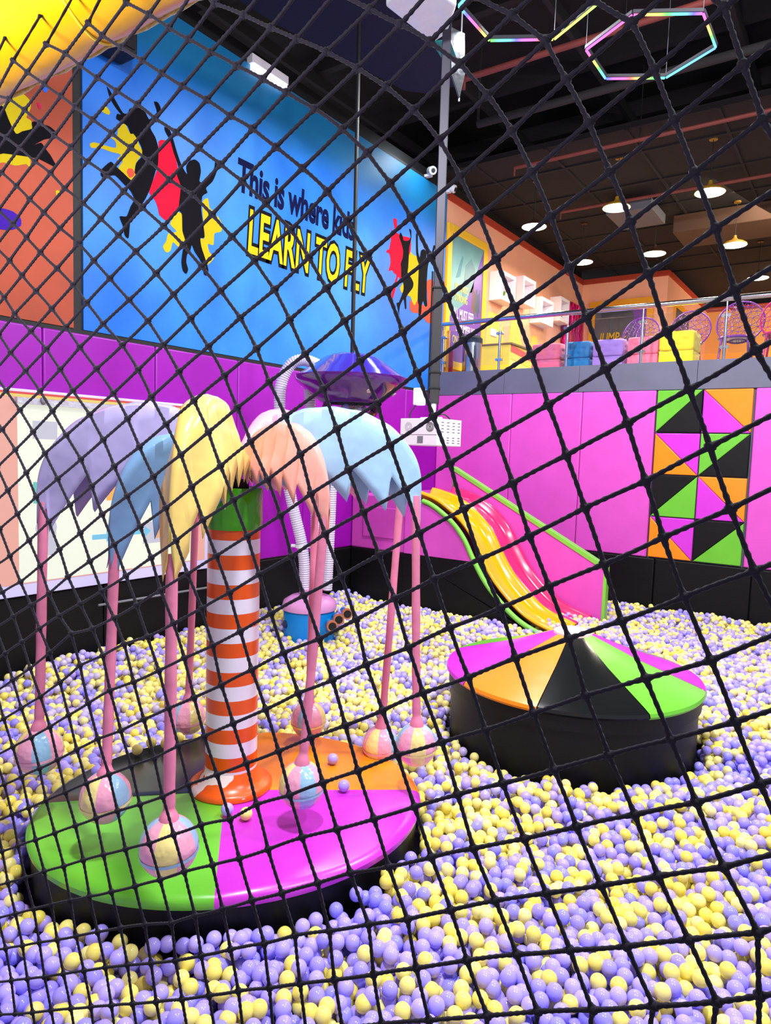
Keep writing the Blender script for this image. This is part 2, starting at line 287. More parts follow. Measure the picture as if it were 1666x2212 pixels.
POLY = {
 'girl':[(4.048,5.467),(4.082,5.444),(4.133,5.387),(4.219,5.3),(4.272,5.316),(4.293,5.365),(4.345,5.408),(4.399,5.444),(4.453,5.439),(4.486,5.389),(4.52,5.356),(4.564,5.411),(4.609,5.461),(4.586,5.52),(4.575,5.552),(4.62,5.562),(4.654,5.52),(4.638,5.449),(4.587,5.355),(4.531,5.279),(4.587,5.217),(4.622,5.137),(4.628,5.047),(4.622,4.952),(4.6,4.897),(4.566,4.793),(4.521,4.667),(4.466,4.558),(4.4,4.455),(4.335,4.363),(4.298,4.279),(4.282,4.138),(4.239,4.154),(4.218,4.239),(4.182,4.318),(4.26,4.341),(4.303,4.444),(4.346,4.53),(4.303,4.598),(4.229,4.638),(4.136,4.687),(4.065,4.655),(4.005,4.626),(3.98,4.644),(3.995,4.701),(4.086,4.798),(4.136,4.776),(4.219,4.742),(4.324,4.696),(4.378,4.759),(4.351,4.786),(4.367,4.882),(4.432,4.968),(4.432,5.05),(4.389,5.107),(4.335,5.15),(4.303,5.138),(4.271,5.197),(4.188,5.208),(4.147,5.219),(4.158,5.266),(4.199,5.274),(4.137,5.319),(4.082,5.375)],
 'boy':[(4.701,5.353),(4.748,5.367),(4.795,5.305),(4.856,5.166),(4.917,5.053),(4.992,4.982),(4.979,5.055),(5.015,5.126),(5.09,5.171),(5.154,5.154),(5.175,5.072),(5.156,4.967),(5.221,4.978),(5.299,5.064),(5.364,5.187),(5.377,5.272),(5.431,5.26),(5.405,5.17),(5.34,5.027),(5.248,4.927),(5.268,4.883),(5.197,4.821),(5.185,4.677),(5.213,4.535),(5.234,4.399),(5.176,4.373),(5.19,4.286),(5.243,4.178),(5.291,4.066),(5.279,4.002),(5.232,4.002),(5.191,4.125),(5.1,4.213),(5.061,4.273),(5.036,4.198),(4.999,4.158),(4.987,4.076),(5.013,4.003),(4.988,3.952),(4.944,3.977),(4.925,4.061),(4.942,4.184),(4.973,4.29),(4.935,4.388),(4.927,4.552),(4.884,4.598),(4.901,4.739),(4.907,4.847),(4.857,4.937),(4.881,5.021),(4.82,5.134),(4.772,5.249),(4.713,5.311)],
 'y1':[(4.086,5.021),(4.157,5.056),(4.168,5.13),(4.24,5.211),(4.303,5.138),(4.367,5.162),(4.399,5.075),(4.443,5.009),(4.367,4.882),(4.351,4.786),(4.389,4.762),(4.324,4.687),(4.167,4.751),(4.219,4.849),(4.157,4.845),(4.198,4.903),(4.086,4.89),(3.977,4.885),(3.889,4.853),(3.87,4.88),(3.909,4.912),(3.987,4.923),(4.137,4.943),(4.137,5.005)],
 'r1':[(4.633,5.188),(4.725,5.231),(4.796,5.239),(4.869,5.017),(4.919,4.88),(4.896,4.611),(4.872,4.575),(4.753,4.435),(4.647,4.462),(4.624,4.531),(4.589,4.595),(4.521,4.649),(4.566,4.784),(4.622,4.933)],
 'y2':[(4.776,4.604),(4.872,4.565),(4.933,4.554),(4.935,4.388),(4.985,4.274),(4.899,4.203),(4.814,4.239),(4.784,4.145),(4.731,4.112),(4.689,4.159),(4.73,4.227),(4.754,4.31),(4.861,4.359),(4.777,4.413),(4.824,4.503),(4.782,4.53)],
 'y3':[(5.198,4.751),(5.276,4.825),(5.303,4.732),(5.371,4.711),(5.345,4.633),(5.413,4.621),(5.412,4.683),(5.482,4.61),(5.469,4.523),(5.374,4.477),(5.362,4.35),(5.281,4.34),(5.309,4.255),(5.377,4.22),(5.284,4.116),(5.243,4.178),(5.177,4.283),(5.176,4.373),(5.234,4.399)],
 'y4':[(3.978,5.237),(4.008,5.284),(4.047,5.283),(4.082,5.253),(4.067,5.221),(4.017,5.219)],
 'red_dot':[(4.261,4.765),(4.282,4.803),(4.324,4.813),(4.351,4.786),(4.335,4.744),(4.292,4.721)],
 'r2':[(8.851,5.637),(8.931,5.645),(8.951,5.546),(8.928,5.465),(9.011,5.443),(9.164,5.454),(9.334,5.468),(9.346,5.286),(9.267,5.159),(9.128,5.11),(9.109,4.969),(9.105,4.793),(9.021,4.812),(8.975,4.651),(8.903,4.47),(8.829,4.357),(8.836,4.457),(8.931,4.702),(8.979,4.825),(8.909,4.84),(8.854,4.872),(8.762,4.844),(8.808,4.974),(8.774,5.092),(8.682,5.098),(8.719,5.144),(8.758,5.154),(8.78,5.233),(8.802,5.313),(8.773,5.364),(8.865,5.389),(8.766,5.488),(8.848,5.444),(8.901,5.458),(8.854,5.578)],
 'y5':[(9.29,5.257),(9.436,5.239),(9.585,5.236),(9.628,5.049),(9.607,4.902),(9.611,4.609),(9.5,4.469),(9.39,4.581),(9.288,4.592),(9.269,4.666),(9.145,4.594),(9.085,4.659),(9.177,4.77),(9.281,4.931)],
 'r3':[(9.853,4.899),(9.942,4.975),(10.088,4.949),(10.115,4.336),(9.928,4.272),(9.799,4.323),(9.612,4.37),(9.463,4.351),(9.372,4.405),(9.393,4.535),(9.515,4.472),(9.599,4.567),(9.864,4.513),(9.903,4.626)],
 'girl2':[(9.013,5.413),(9.05,5.484),(9.109,5.439),(9.14,5.387),(9.28,5.423),(9.333,5.498),(9.283,5.6),(9.341,5.593),(9.349,5.472),(9.3,5.321),(9.296,5.166),(9.291,5.011),(9.281,4.931),(9.386,4.877),(9.456,4.814),(9.439,4.732),(9.315,4.613),(9.262,4.54),(9.279,4.388),(9.244,4.374),(9.193,4.511),(9.101,4.394),(9.08,4.275),(9.105,4.202),(9.034,4.343),(9.002,4.413),(9.07,4.441),(9.159,4.597),(9.183,4.679),(9.164,4.752),(9.103,4.83),(9.095,4.965),(9.078,5.022),(9.128,5.125),(9.135,5.234),(9.073,5.339)],
 'boy2':[(9.488,5.579),(9.532,5.59),(9.541,5.46),(9.564,5.325),(9.615,5.243),(9.652,5.363),(9.741,5.405),(9.813,5.371),(9.812,5.267),(9.903,5.313),(9.989,5.431),(10.029,5.546),(10.078,5.534),(10.022,5.423),(9.907,5.25),(9.867,5.152),(9.853,4.899),(9.869,4.66),(9.893,4.543),(9.832,4.515),(9.765,4.591),(9.724,4.511),(9.717,4.389),(9.662,4.299),(9.632,4.414),(9.634,4.494),(9.599,4.567),(9.596,4.844),(9.598,5.042),(9.608,5.123),(9.542,5.202),(9.505,5.326)],
 'o_fig':[(2.979,4.909),(3.084,4.887),(3.123,4.81),(3.184,4.713),(3.24,4.754),(3.325,4.808),(3.322,4.854),(3.348,4.878),(3.406,4.88),(3.48,4.888),(3.54,4.862),(3.509,4.801),(3.434,4.759),(3.338,4.675),(3.404,4.72),(3.448,4.68),(3.492,4.64),(3.544,4.567),(3.506,4.561),(3.388,4.576),(3.287,4.561),(3.079,4.514),(2.972,4.476)],
 'o_y1':[(2.98,4.961),(3.086,4.993),(3.14,5.035),(3.237,5.07),(3.314,5.034),(3.313,4.966),(3.277,4.884),(3.319,4.873),(3.329,4.809),(3.24,4.754),(3.184,4.713),(3.084,4.86)],
 'o_y2':[(2.972,4.483),(3.079,4.514),(3.287,4.561),(3.308,4.548),(3.303,4.471),(3.272,4.494),(3.18,4.449),(3.077,4.44),(2.971,4.39)],
 'o_p':[(3.004,4.043),(3.072,4.063),(3.154,4.06),(3.216,4.024),(3.219,3.962),(3.152,3.91),(3.069,3.887),(3.002,3.896)],
 'o_p2':[(3.39,5.372),(3.426,5.423),(3.515,5.464),(3.591,5.512),(3.576,5.464),(3.515,5.405),(3.47,5.395),(3.389,5.359)],
 'o_b':[(3.122,5.14),(3.156,5.168),(3.232,5.181),(3.301,5.158),(3.294,5.141),(3.224,5.131)],
 'o_b2':[(3.424,5.176),(3.446,5.21),(3.472,5.203),(3.46,5.167),(3.438,5.161)],
 'o_pk':[(3.048,5.101),(3.128,5.129),(3.21,5.138),(3.196,5.079),(3.14,5.035),(3.046,4.976)],
 'o_m':[(3.371,5.038),(3.393,5.05),(3.407,5.018),(3.393,4.998)],
 'o_yd':[(3.535,4.35),(3.558,4.368),(3.581,4.35),(3.565,4.31),(3.542,4.317)],
 'w1':[(12.227,4.639),(12.769,4.73),(13.025,4.331),(12.091,4.224)],
 'w2':[(13.205,4.895),(13.562,4.938),(13.929,4.421),(13.086,4.368)],
 'w3':[(14.235,4.73),(14.529,4.805),(14.624,4.468),(14.124,4.419)],
 'scr_in':[(3.16,2.548),(5.065,2.514),(5.08,0.836),(3.136,0.82)],
}
ART = {'k': mat('print black', (14, 12, 20), 0.7, spec=0.08), 'y': mat('print yellow', (208, 186, 28), 0.7, spec=0.08), 'r': mat('print red', (225, 20, 55), 0.7, spec=0.08), 'c': mat('print coral', (232, 88, 62), 0.7, spec=0.08),
       'p': mat('print purple', (70, 35, 165), 0.7, spec=0.08), 'b': mat('print royal blue', (55, 110, 225), 0.7, spec=0.08), 'm': mat('print magenta', (205, 30, 90), 0.7, spec=0.08), 'n': mat('print navy', (10, 14, 60), 0.7, spec=0.08), 'pk': mat('print pink', (225, 130, 140), 0.7, spec=0.08)}
def smooth_loop(P, n=3):
    out = []; L_ = len(P)
    for i in range(L_):
        a, b_, c, d = (Vector((*P[(i + j) % L_], 0)) for j in (-1, 0, 1, 2))
        for k in range(n):
            t_ = k / n; q = 0.5 * (2 * b_ + (c - a) * t_ * 0.7 + (2 * b_ * 0 + (-6 * b_ + 6 * c) - (c - a) * 1.4 - (d - b_) * 0.7) * t_ * t_ + ((4 * b_ - 4 * c) + (c - a) * 0.7 + (d - b_) * 0.7) * t_ ** 3)
            out.append((q.x, q.y))
    return out
def art(name, keys_, m, parent, lvl, label=None):
    for k in keys_:
        o = MB().prism([(XL + 0.055 + 0.0008 * lvl, y, z) for y, z in smooth_loop(POLY[k])], (0.0008, 0, 0), m).build(name, parent)
        if label: o['label'] = label
mb_ = thing('wall_mural', 'large blue wall mural with jumping silhouettes and yellow lettering above the wall padding', 'mural', (XL, 7.1, 3.17))
MB().box((XL, 3.80, 3.17), (XL + 0.055, YB + 0.02, 6.5), M_MBLUE).build('mural_panel', mb_)
art('paint_splash', ['y1', 'y2', 'y3', 'y4', 'y5'], ART['y'], mb_, 1, 'yellow paint splash')
art('paint_splash', ['r1', 'r2'], ART['r'], mb_, 2, 'red paint splash')
art('paint_splash', ['r3', 'red_dot'], ART['c'], mb_, 3, 'coral paint splash')
art('silhouette', ['girl'], ART['k'], mb_, 4, 'black silhouette leaping with long hair and one knee bent back')
art('silhouette', ['boy'], ART['k'], mb_, 5, 'black silhouette jumping with both arms up')
art('silhouette', ['girl2'], ART['k'], mb_, 4, 'small black silhouette with crossed legs beside the red splash')
art('silhouette', ['boy2'], ART['k'], mb_, 5, 'small black silhouette on the coral splash')
text_obj('lettering', 'This is where kids', ART['n'], 0.50, wallL(5.70, 5.06, 0.058), mb_, 0.001, 0.03, sx=0.62, shear=0.08, label='navy lettering', space=0.97)
text_obj('lettering_outline', 'LEARN TO FLY', ART['k'], 0.70, wallL(5.86, 4.41, 0.057), mb_, 0.0005, 0.085, sx=0.51, shear=0.12, label='black outline of the yellow letters', space=1.02)
text_obj('lettering', 'LEARN TO FLY', ART['y'], 0.70, wallL(5.86, 4.41, 0.059), mb_, 0.001, 0.022, sx=0.51, shear=0.12, label='yellow capital letters', space=1.02)
mo_ = thing('wall_mural', 'orange wall mural with a diving black silhouette at the left edge, under the yellow tube', 'mural', (XL, 2.4, 3.17))
MB().box((XL, 0.6, 3.17), (XL + 0.055, 3.70, 6.5), M_MORANGE).build('mural_panel', mo_)
art('paint_splash', ['o_y1', 'o_y2', 'o_yd'], ART['y'], mo_, 1, 'yellow paint splash')
art('paint_splash', ['o_pk'], ART['pk'], mo_, 2); art('paint_splash', ['o_b', 'o_b2'], ART['b'], mo_, 3, 'blue paint streaks')
art('paint_splash', ['o_p', 'o_p2'], ART['p'], mo_, 3, 'purple paint spots'); art('paint_splash', ['o_m'], ART['m'], mo_, 4)
art('silhouette', ['o_fig'], ART['k'], mo_, 5, 'black silhouette of a figure flying sideways')
t = thing('loudspeaker', 'black box loudspeaker hung at the upper left corner of the blue mural', 'speaker', (-6.0, 4.0, 5.8))
MB().box((-6.18, 3.68, 5.72), (-5.92, 4.20, 6.35), M_BLK).build('cabinet', t, bevel=0.02)
MB().box((-5.92, 3.72, 5.77), (-5.905, 4.16, 6.30), mat('speaker mesh', (22, 20, 26), 0.8, bump=0.5, bscale=90)).build('grille', t)
MB().tube([(-6.05, 3.95, 6.35), (-6.05, 3.95, 7.9)], 0.02, M_BLK).build('hanging_pole', t)

# ================================================================ PROJECTION SCREEN
t = thing('projection_screen', 'white framed projection screen low on the left wall showing a pale game picture', 'screen', (XL + 0.06, 4.0, 0.72))
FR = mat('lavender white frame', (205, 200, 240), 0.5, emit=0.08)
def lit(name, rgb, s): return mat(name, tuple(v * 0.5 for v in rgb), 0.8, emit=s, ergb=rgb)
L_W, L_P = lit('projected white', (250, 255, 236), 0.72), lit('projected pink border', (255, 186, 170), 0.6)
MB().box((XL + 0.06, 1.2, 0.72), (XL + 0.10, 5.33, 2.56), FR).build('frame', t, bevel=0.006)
X0 = XL + 0.101
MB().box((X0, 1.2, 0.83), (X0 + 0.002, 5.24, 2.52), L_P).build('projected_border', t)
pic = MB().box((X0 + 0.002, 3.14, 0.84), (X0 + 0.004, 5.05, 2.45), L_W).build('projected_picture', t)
pic['label'] = 'pale cream game picture'
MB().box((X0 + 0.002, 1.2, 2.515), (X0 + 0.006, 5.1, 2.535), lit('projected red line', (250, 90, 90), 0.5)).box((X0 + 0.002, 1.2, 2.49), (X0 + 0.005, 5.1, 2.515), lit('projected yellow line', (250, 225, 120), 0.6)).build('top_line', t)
gb = MB().box((X0 + 0.002, 3.12, 2.43), (X0 + 0.05, 5.08, 2.485), mat('grey foil fold', (190, 188, 200), 0.25, bump=0.8, bscale=14))
gb.lathe([(0.03, 0), (0.03, 0.03), (0.02, 0.035), (0, 0.035)], M_GREY, 16, (X0 + 0.04, 3.35, 2.47), mtx=Matrix.Rotation(PI / 2, 4, 'Y'))
gb.lathe([(0.03, 0), (0.03, 0.03), (0.02, 0.035), (0, 0.035)], M_GREY, 16, (X0 + 0.04, 4.85, 2.46), mtx=Matrix.Rotation(PI / 2, 4, 'Y'))
gb.build('top_roller', t)
def yz(px, py):   # screen picture coordinates measured as fractions of the picture
    return 3.14 + px * 1.91, 2.45 - py * 1.61
ic = []
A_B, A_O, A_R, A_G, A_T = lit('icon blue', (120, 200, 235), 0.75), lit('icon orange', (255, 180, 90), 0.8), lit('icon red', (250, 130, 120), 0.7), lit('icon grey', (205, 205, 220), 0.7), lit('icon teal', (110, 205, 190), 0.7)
def rect(mb, a, b_, m, l=1):
    (y0, z0), (y1, z1) = yz(*a), yz(*b_)
    mb.box((X0 + 0.004 * l, y0, z1), (X0 + 0.004 * l + 0.001, y1, z0), m)
for (cx_, cy_) in ((0.37, 0.18), (0.40, 0.52), (0.66, 0.50), (0.42, 0.78), (0.65, 0.77)):
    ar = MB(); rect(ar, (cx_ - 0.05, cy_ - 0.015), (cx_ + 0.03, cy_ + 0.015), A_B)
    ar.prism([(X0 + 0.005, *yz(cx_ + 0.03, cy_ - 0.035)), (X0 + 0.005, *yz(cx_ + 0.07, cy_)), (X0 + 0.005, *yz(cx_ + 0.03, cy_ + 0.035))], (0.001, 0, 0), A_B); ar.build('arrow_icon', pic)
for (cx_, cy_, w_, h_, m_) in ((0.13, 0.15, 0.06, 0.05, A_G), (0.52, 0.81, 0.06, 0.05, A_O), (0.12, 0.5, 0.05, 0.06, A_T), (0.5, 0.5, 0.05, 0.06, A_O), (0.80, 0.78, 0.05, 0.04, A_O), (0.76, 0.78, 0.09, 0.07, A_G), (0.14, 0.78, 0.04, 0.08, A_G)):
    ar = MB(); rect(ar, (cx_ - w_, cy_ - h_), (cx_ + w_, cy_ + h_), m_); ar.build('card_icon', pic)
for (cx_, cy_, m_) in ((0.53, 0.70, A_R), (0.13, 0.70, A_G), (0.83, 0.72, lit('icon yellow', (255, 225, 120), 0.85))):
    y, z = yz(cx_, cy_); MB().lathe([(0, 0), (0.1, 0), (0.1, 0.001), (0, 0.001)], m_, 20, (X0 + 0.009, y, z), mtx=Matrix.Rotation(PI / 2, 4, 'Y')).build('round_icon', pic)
MB().tube([(XL + 0.12, 3.9, 0.52), (XL + 0.12, 5.4, 0.50)], 0.012, M_GREY).build('rail', t)

# ================================================================ ISLAND WITH THE PALM
IC = Vector((-2.80, 2.63, 0)); IU = Vector((0.62, 0.785, 0)); IV = Vector((-0.785, 0.62, 0)); IA, IB_ = 1.06, 0.90; IZ = 0.15
def isl(a, s=1.0, z=0.0): return IC + IU * (IA * s * math.cos(a)) + IV * (IB_ * s * math.sin(a)) + Vector((0, 0, z))
def in_island(x, y, pad=0.0):
    d = Vector((x, y, 0)) - IC; return (d.dot(IU) / (IA + pad)) ** 2 + (d.dot(IV) / (IB_ + pad)) ** 2 < 1
TR = Vector((-2.90, 2.685, 0.15))
t = thing('round_platform', 'low round padded platform split into green, black, orange and magenta quarters, carrying the palm', 'platform', (IC.x, IC.y, -0.25))
mb = MB(); N = 72
for k in range(N):
    a0, a1 = 2 * PI * k / N, 2 * PI * (k + 1) / N
    mb.add([isl(a0, 0.97, -0.25), isl(a1, 0.97, -0.25), isl(a1, 0.985, IZ - 0.05), isl(a0, 0.985, IZ - 0.05)], [(0, 1, 2, 3)], V_BLACK)
mb.build('base', t, smooth=30)
def ang_of(x, y):
    d = Vector((x, y, 0)) - IC; return math.atan2(d.dot(IV) / IB_, d.dot(IU) / IA)
def wedge(name, lab, p0, p1, m):   # from boundary direction p0 round to p1 (counter-clockwise)
    a0, a1 = ang_of(*p0), ang_of(*p1)
    while a1 < a0: a1 += 2 * PI
    mb = MB(); n = 26; rings = [(0.0, IZ + 0.006), (0.5, IZ + 0.006), (0.955, IZ), (0.985, IZ - 0.008), (1.0, IZ - 0.025), (0.995, IZ - 0.055)]
    c = Vector((TR.x + 0.02, TR.y - 0.06, 0)); vs = []
    for s, z in rings:
        for k in range(n + 1):
            a = a0 + (a1 - a0) * k / n; e = isl(a, 1.0 if s > 0.98 else 1.0); p = c.lerp(e, s)
            g = min(1, s * 4) * 0.004 * (1 if 0 < k < n else 0)
            vs.append((p.x, p.y, z + (0.003 * math.sin(7 * a + 9 * s) * math.sin(5 * s) if 0 < k < n and s < 0.97 else -0.006)))
    fs = [(i * (n + 1) + k, i * (n + 1) + k + 1, (i + 1) * (n + 1) + k + 1, (i + 1) * (n + 1) + k) for i in range(len(rings) - 1) for k in range(n)]
    mb.add(vs, fs, m); o = mb.build(name, t, smooth=50); o['label'] = lab
# wedge seams measured on the rim
S1, S2, S3, S4 = (-3.54, 1.94), (-2.14, 1.88), (-2.07, 3.30), (-3.38, 3.40)
wedge('vinyl_quarter', 'green vinyl quarter', S1, S2, V_GREEN)
wedge('vinyl_quarter', 'magenta vinyl quarter', S2, S3, V_MAG)
wedge('vinyl_quarter', 'orange vinyl quarter', S3, S4, V_ORANGE)
wedge('vinyl_quarter', 'black vinyl quarter', S4, S1, vinyl('charcoal vinyl', (38, 44, 42), 0.22, bump=0.2))

# palm
palm = thing('toy_palm_tree', 'padded toy palm with orange and white striped trunk, green collar and pastel drooping leaves', 'toy tree', TR)
def striped():
    m, nt, b = nodes('orange and white stripes'); b.inputs['Roughness'].default_value = 0.28
    tc = nt.nodes.new('ShaderNodeTexCoord'); sp = nt.nodes.new('ShaderNodeSeparateXYZ'); nt.links.new(tc.outputs['Object'], sp.inputs[0])
    f = nt.nodes.new('ShaderNodeMath'); f.operation = 'MULTIPLY_ADD'; f.inputs[1].default_value = 1 / 0.163; f.inputs[2].default_value = 0.18; nt.links.new(sp.outputs['Z'], f.inputs[0])
    fr = nt.nodes.new('ShaderNodeMath'); fr.operation = 'FRACT'; nt.links.new(f.outputs[0], fr.inputs[0])
    g = nt.nodes.new('ShaderNodeMath'); g.operation = 'GREATER_THAN'; g.inputs[1].default_value = 0.50; nt.links.new(fr.outputs[0], g.inputs[0])
    mx = nt.nodes.new('ShaderNodeMix'); mx.data_type = 'RGBA'; nt.links.new(g.outputs[0], mx.inputs['Factor'])
    mx.inputs[6].default_value = (*lin((235, 88, 10)), 1); mx.inputs[7].default_value = (*lin((238, 234, 244)), 1)
    nt.links.new(mx.outputs[2], b.inputs['Base Color'])
    n2 = nt.nodes.new('ShaderNodeTexNoise'); n2.inputs['Scale'].default_value = 6; nt.links.new(tc.outputs['Object'], n2.inputs['Vector'])
    bp = nt.nodes.new('ShaderNodeBump'); bp.inputs['Strength'].default_value = 0.2; bp.inputs['Distance'].default_value = 0.02
    nt.links.new(n2.outputs['Fac'], bp.inputs['Height']); nt.links.new(bp.outputs['Normal'], b.inputs['Normal'])
    return m
M_STR = striped(); TX, TY = TR.x, TR.y
MB().lathe([(0.148, 0.16), (0.146, 0.6), (0.146, 1.2), (0.145, 1.68)], M_STR, 48, (TX, TY, 0)).build('trunk', palm, smooth=40)
def foot_mat():
    m, nt, b = nodes('orange foot with white patches'); b.inputs['Roughness'].default_value = 0.3
    tc = nt.nodes.new('ShaderNodeTexCoord'); n = nt.nodes.new('ShaderNodeTexNoise'); n.inputs['Scale'].default_value = 4.5; nt.links.new(tc.outputs['Object'], n.inputs['Vector'])
    r = nt.nodes.new('ShaderNodeValToRGB'); r.color_ramp.interpolation = 'CONSTANT'; e = r.color_ramp.elements
    e[0].position = 0; e[0].color = (*lin((238, 92, 15)), 1); e[1].position = 0.56; e[1].color = (*lin((244, 225, 220)), 1)
    nt.links.new(n.outputs['Fac'], r.inputs['Fac']); nt.links.new(r.outputs['Color'], b.inputs['Base Color']); return m
MB().lathe([(0.14, 0.30), (0.165, 0.24), (0.195, 0.20), (0.215, 0.195), (0.235, 0.18), (0.235, 0.16), (0.20, 0.15)], foot_mat(), 48, (TX, TY, 0)).build('foot_ring', palm, smooth=60)
MB().lathe([(0.146, 1.66), (0.152, 1.655), (0.156, 1.70), (0.154, 1.80), (0.156, 1.875), (0.150, 1.885), (0.10, 1.87), (0.0, 1.87)], vinyl('green collar vinyl', (70, 165, 18), 0.18, bump=0.6, bscale=6), 48, (TX, TY, 0)).build('collar', palm, smooth=50)
MB().box((TX - 0.06, TY - 0.05, 1.86), (TX + 0.06, TY + 0.05, 1.93), M_BLK).lathe([(0.02, 1.86), (0.02, 2.10), (0, 2.10)], M_BLK, 12, (TX, TY, 0)).build('hub', palm)

PAST = {'lavender': (180, 168, 216), 'blue': (122, 162, 205), 'yellow': (232, 202, 112), 'peach': (250, 172, 158), 'pink': (255, 170, 190), 'sky': (165, 205, 232)}
PV = {k: vinyl(k + ' leaf vinyl', v, 0.22, bump=0.55, bscale=4.5) for k, v in PAST.items()}
def leaf(tip, col, peak=2.36, width=0.11, fr=1.98, teeth=5, seed=1, tooth=0.2, flare=0.03, rp=0.5):
    c = Vector((TX, TY, 0)); d = Vector((tip[0] - TX, tip[1] - TY, 0)); R = d.length + 0.03; d.normalize(); s = Vector((-d.y, d.x, 0)); zt = tip[2] + 0.03
    def ztop(r):
        u = r / R
        if u < rp: return peak - (peak - 2.0) * ((rp - u) / rp) ** 2.3
        return zt + (peak - zt) * math.sqrt(max(0, 1 - ((u - rp) / (1 - rp)) ** 2.1))
    n = 130; K = 7; vs = []; fs = []; us = [0.5 - 0.5 * math.cos(PI * i / n) for i in range(n + 1)]; us = [0.35 * a + 0.65 * i / n for i, a in enumerate(us)]
    def wp(r, q, z): return c + d * r + s * q + Vector((0, 0, z))
    for i, u in enumerate(us):
        r = u * R; zt_ = ztop(r); w = width * min(1, 0.25 + 2.2 * u, 0.12 + 3.2 * (1 - u)) / 2; rows = []
        for sd in (-1, 1):
            ph = (u * teeth + (0.0 if sd < 0 else 0.45) + seed * 0.13) % 1.0; saw = ph / 0.9 if ph < 0.9 else (1 - ph) / 0.1
            base = fr + (zt + 0.03 - fr) * u ** 4; zb = min(zt_ - 0.01, base - tooth * (0.6 + 0.45 * u) * saw * min(1, u * 7))
            if u > 0.93: zb = min(zb, zt - 0.12 * (1 - (1 - u) / 0.07) - 0.02)
            col_ = []
            for k in range(K):
                v = k / (K - 1); cr = 0.010 * math.sin(3 * v + 7 * u + sd * 2 + seed) + 0.003 * math.sin(19 * u + 9 * v + seed) + 0.0015 * math.sin(33 * u - 17 * v)
                col_.append(wp(r, sd * (w + flare * v * min(1, 4 * (1 - u) + 0.1)) + cr * v, zt_ + (zb - zt_) * v))
            rows.append(col_)
        mid = [wp(r, q * w, zt_ + 0.018 * math.cos(q * PI / 2) + 0.003 * math.sin(40 * u + q * 3)) for q in (-0.6, 0, 0.6)]
        vs += rows[0][::-1] + mid + rows[1]
    m = 2 * K + 3; fs = [(i * m + k, i * m + k + 1, (i + 1) * m + k + 1, (i + 1) * m + k) for i in range(n) for k in range(m - 1)]
    o = MB().add(vs, fs, PV[col]).build('leaf', palm, smooth=60, solid=0.003); o['label'] = lab_[col]; return o
lab_ = {'lavender': 'lavender vinyl leaf', 'blue': 'blue vinyl leaf', 'yellow': 'yellow vinyl leaf', 'peach': 'peach vinyl leaf', 'pink': 'pink vinyl leaf', 'sky': 'sky blue vinyl leaf'}

# hanging balls: ball centre, strap top, leaf colour, label
HB = [((-3.42, 1.84, 0.51), (-3.50, 1.92, 1.79), 'lavender', 2.40, 'striped padded ball hanging from the lavender leaf, farthest left'),
      ((-2.88, 1.87, 0.42), (-2.94, 1.96, 1.62), 'blue', 2.24, 'striped padded ball hanging from the blue leaf over the green quarter'),
      ((-2.24, 1.74, 0.47), (-2.32, 1.81, 1.66), 'yellow', 2.42, 'largest looking striped padded ball, hanging nearest under the yellow leaf'),
      ((-3.74, 3.06, 0.24), (-3.80, 3.16, 1.66), 'yellow', 2.36, 'striped padded ball hanging behind the palm trunk on its left side'),
      ((-2.99, 3.46, 0.29), (-3.06, 3.56, 1.74), 'pink', 2.42, 'striped padded ball half hidden behind another strap right of the trunk'),
      ((-2.30, 2.62, 0.37), (-2.30, 2.75, 1.76), 'peach', 2.32, 'striped padded ball hanging from the peach leaf over the magenta quarter'),
      ((-2.48, 3.59, 0.21), (-2.49, 3.75, 1.90), 'pink', 2.33, 'left of the two striped padded balls under the sky blue leaf'),
      ((-2.03, 3.30, 0.43), (-2.13, 3.36, 1.86), 'sky', 2.42, 'right of the two striped padded balls under the sky blue leaf')]
S_P, S_Y, S_B = vinyl('pink ball vinyl', (240, 165, 190), 0.2, bump=0.5, bscale=14), vinyl('yellow ball vinyl', (240, 222, 140), 0.2, bump=0.5, bscale=14), vinyl('blue ball vinyl', (150, 192, 222), 0.2, bump=0.5, bscale=14)
M_STRAP = vinyl('pink strap vinyl', (226, 128, 160), 0.45, bump=0.25, bscale=9)
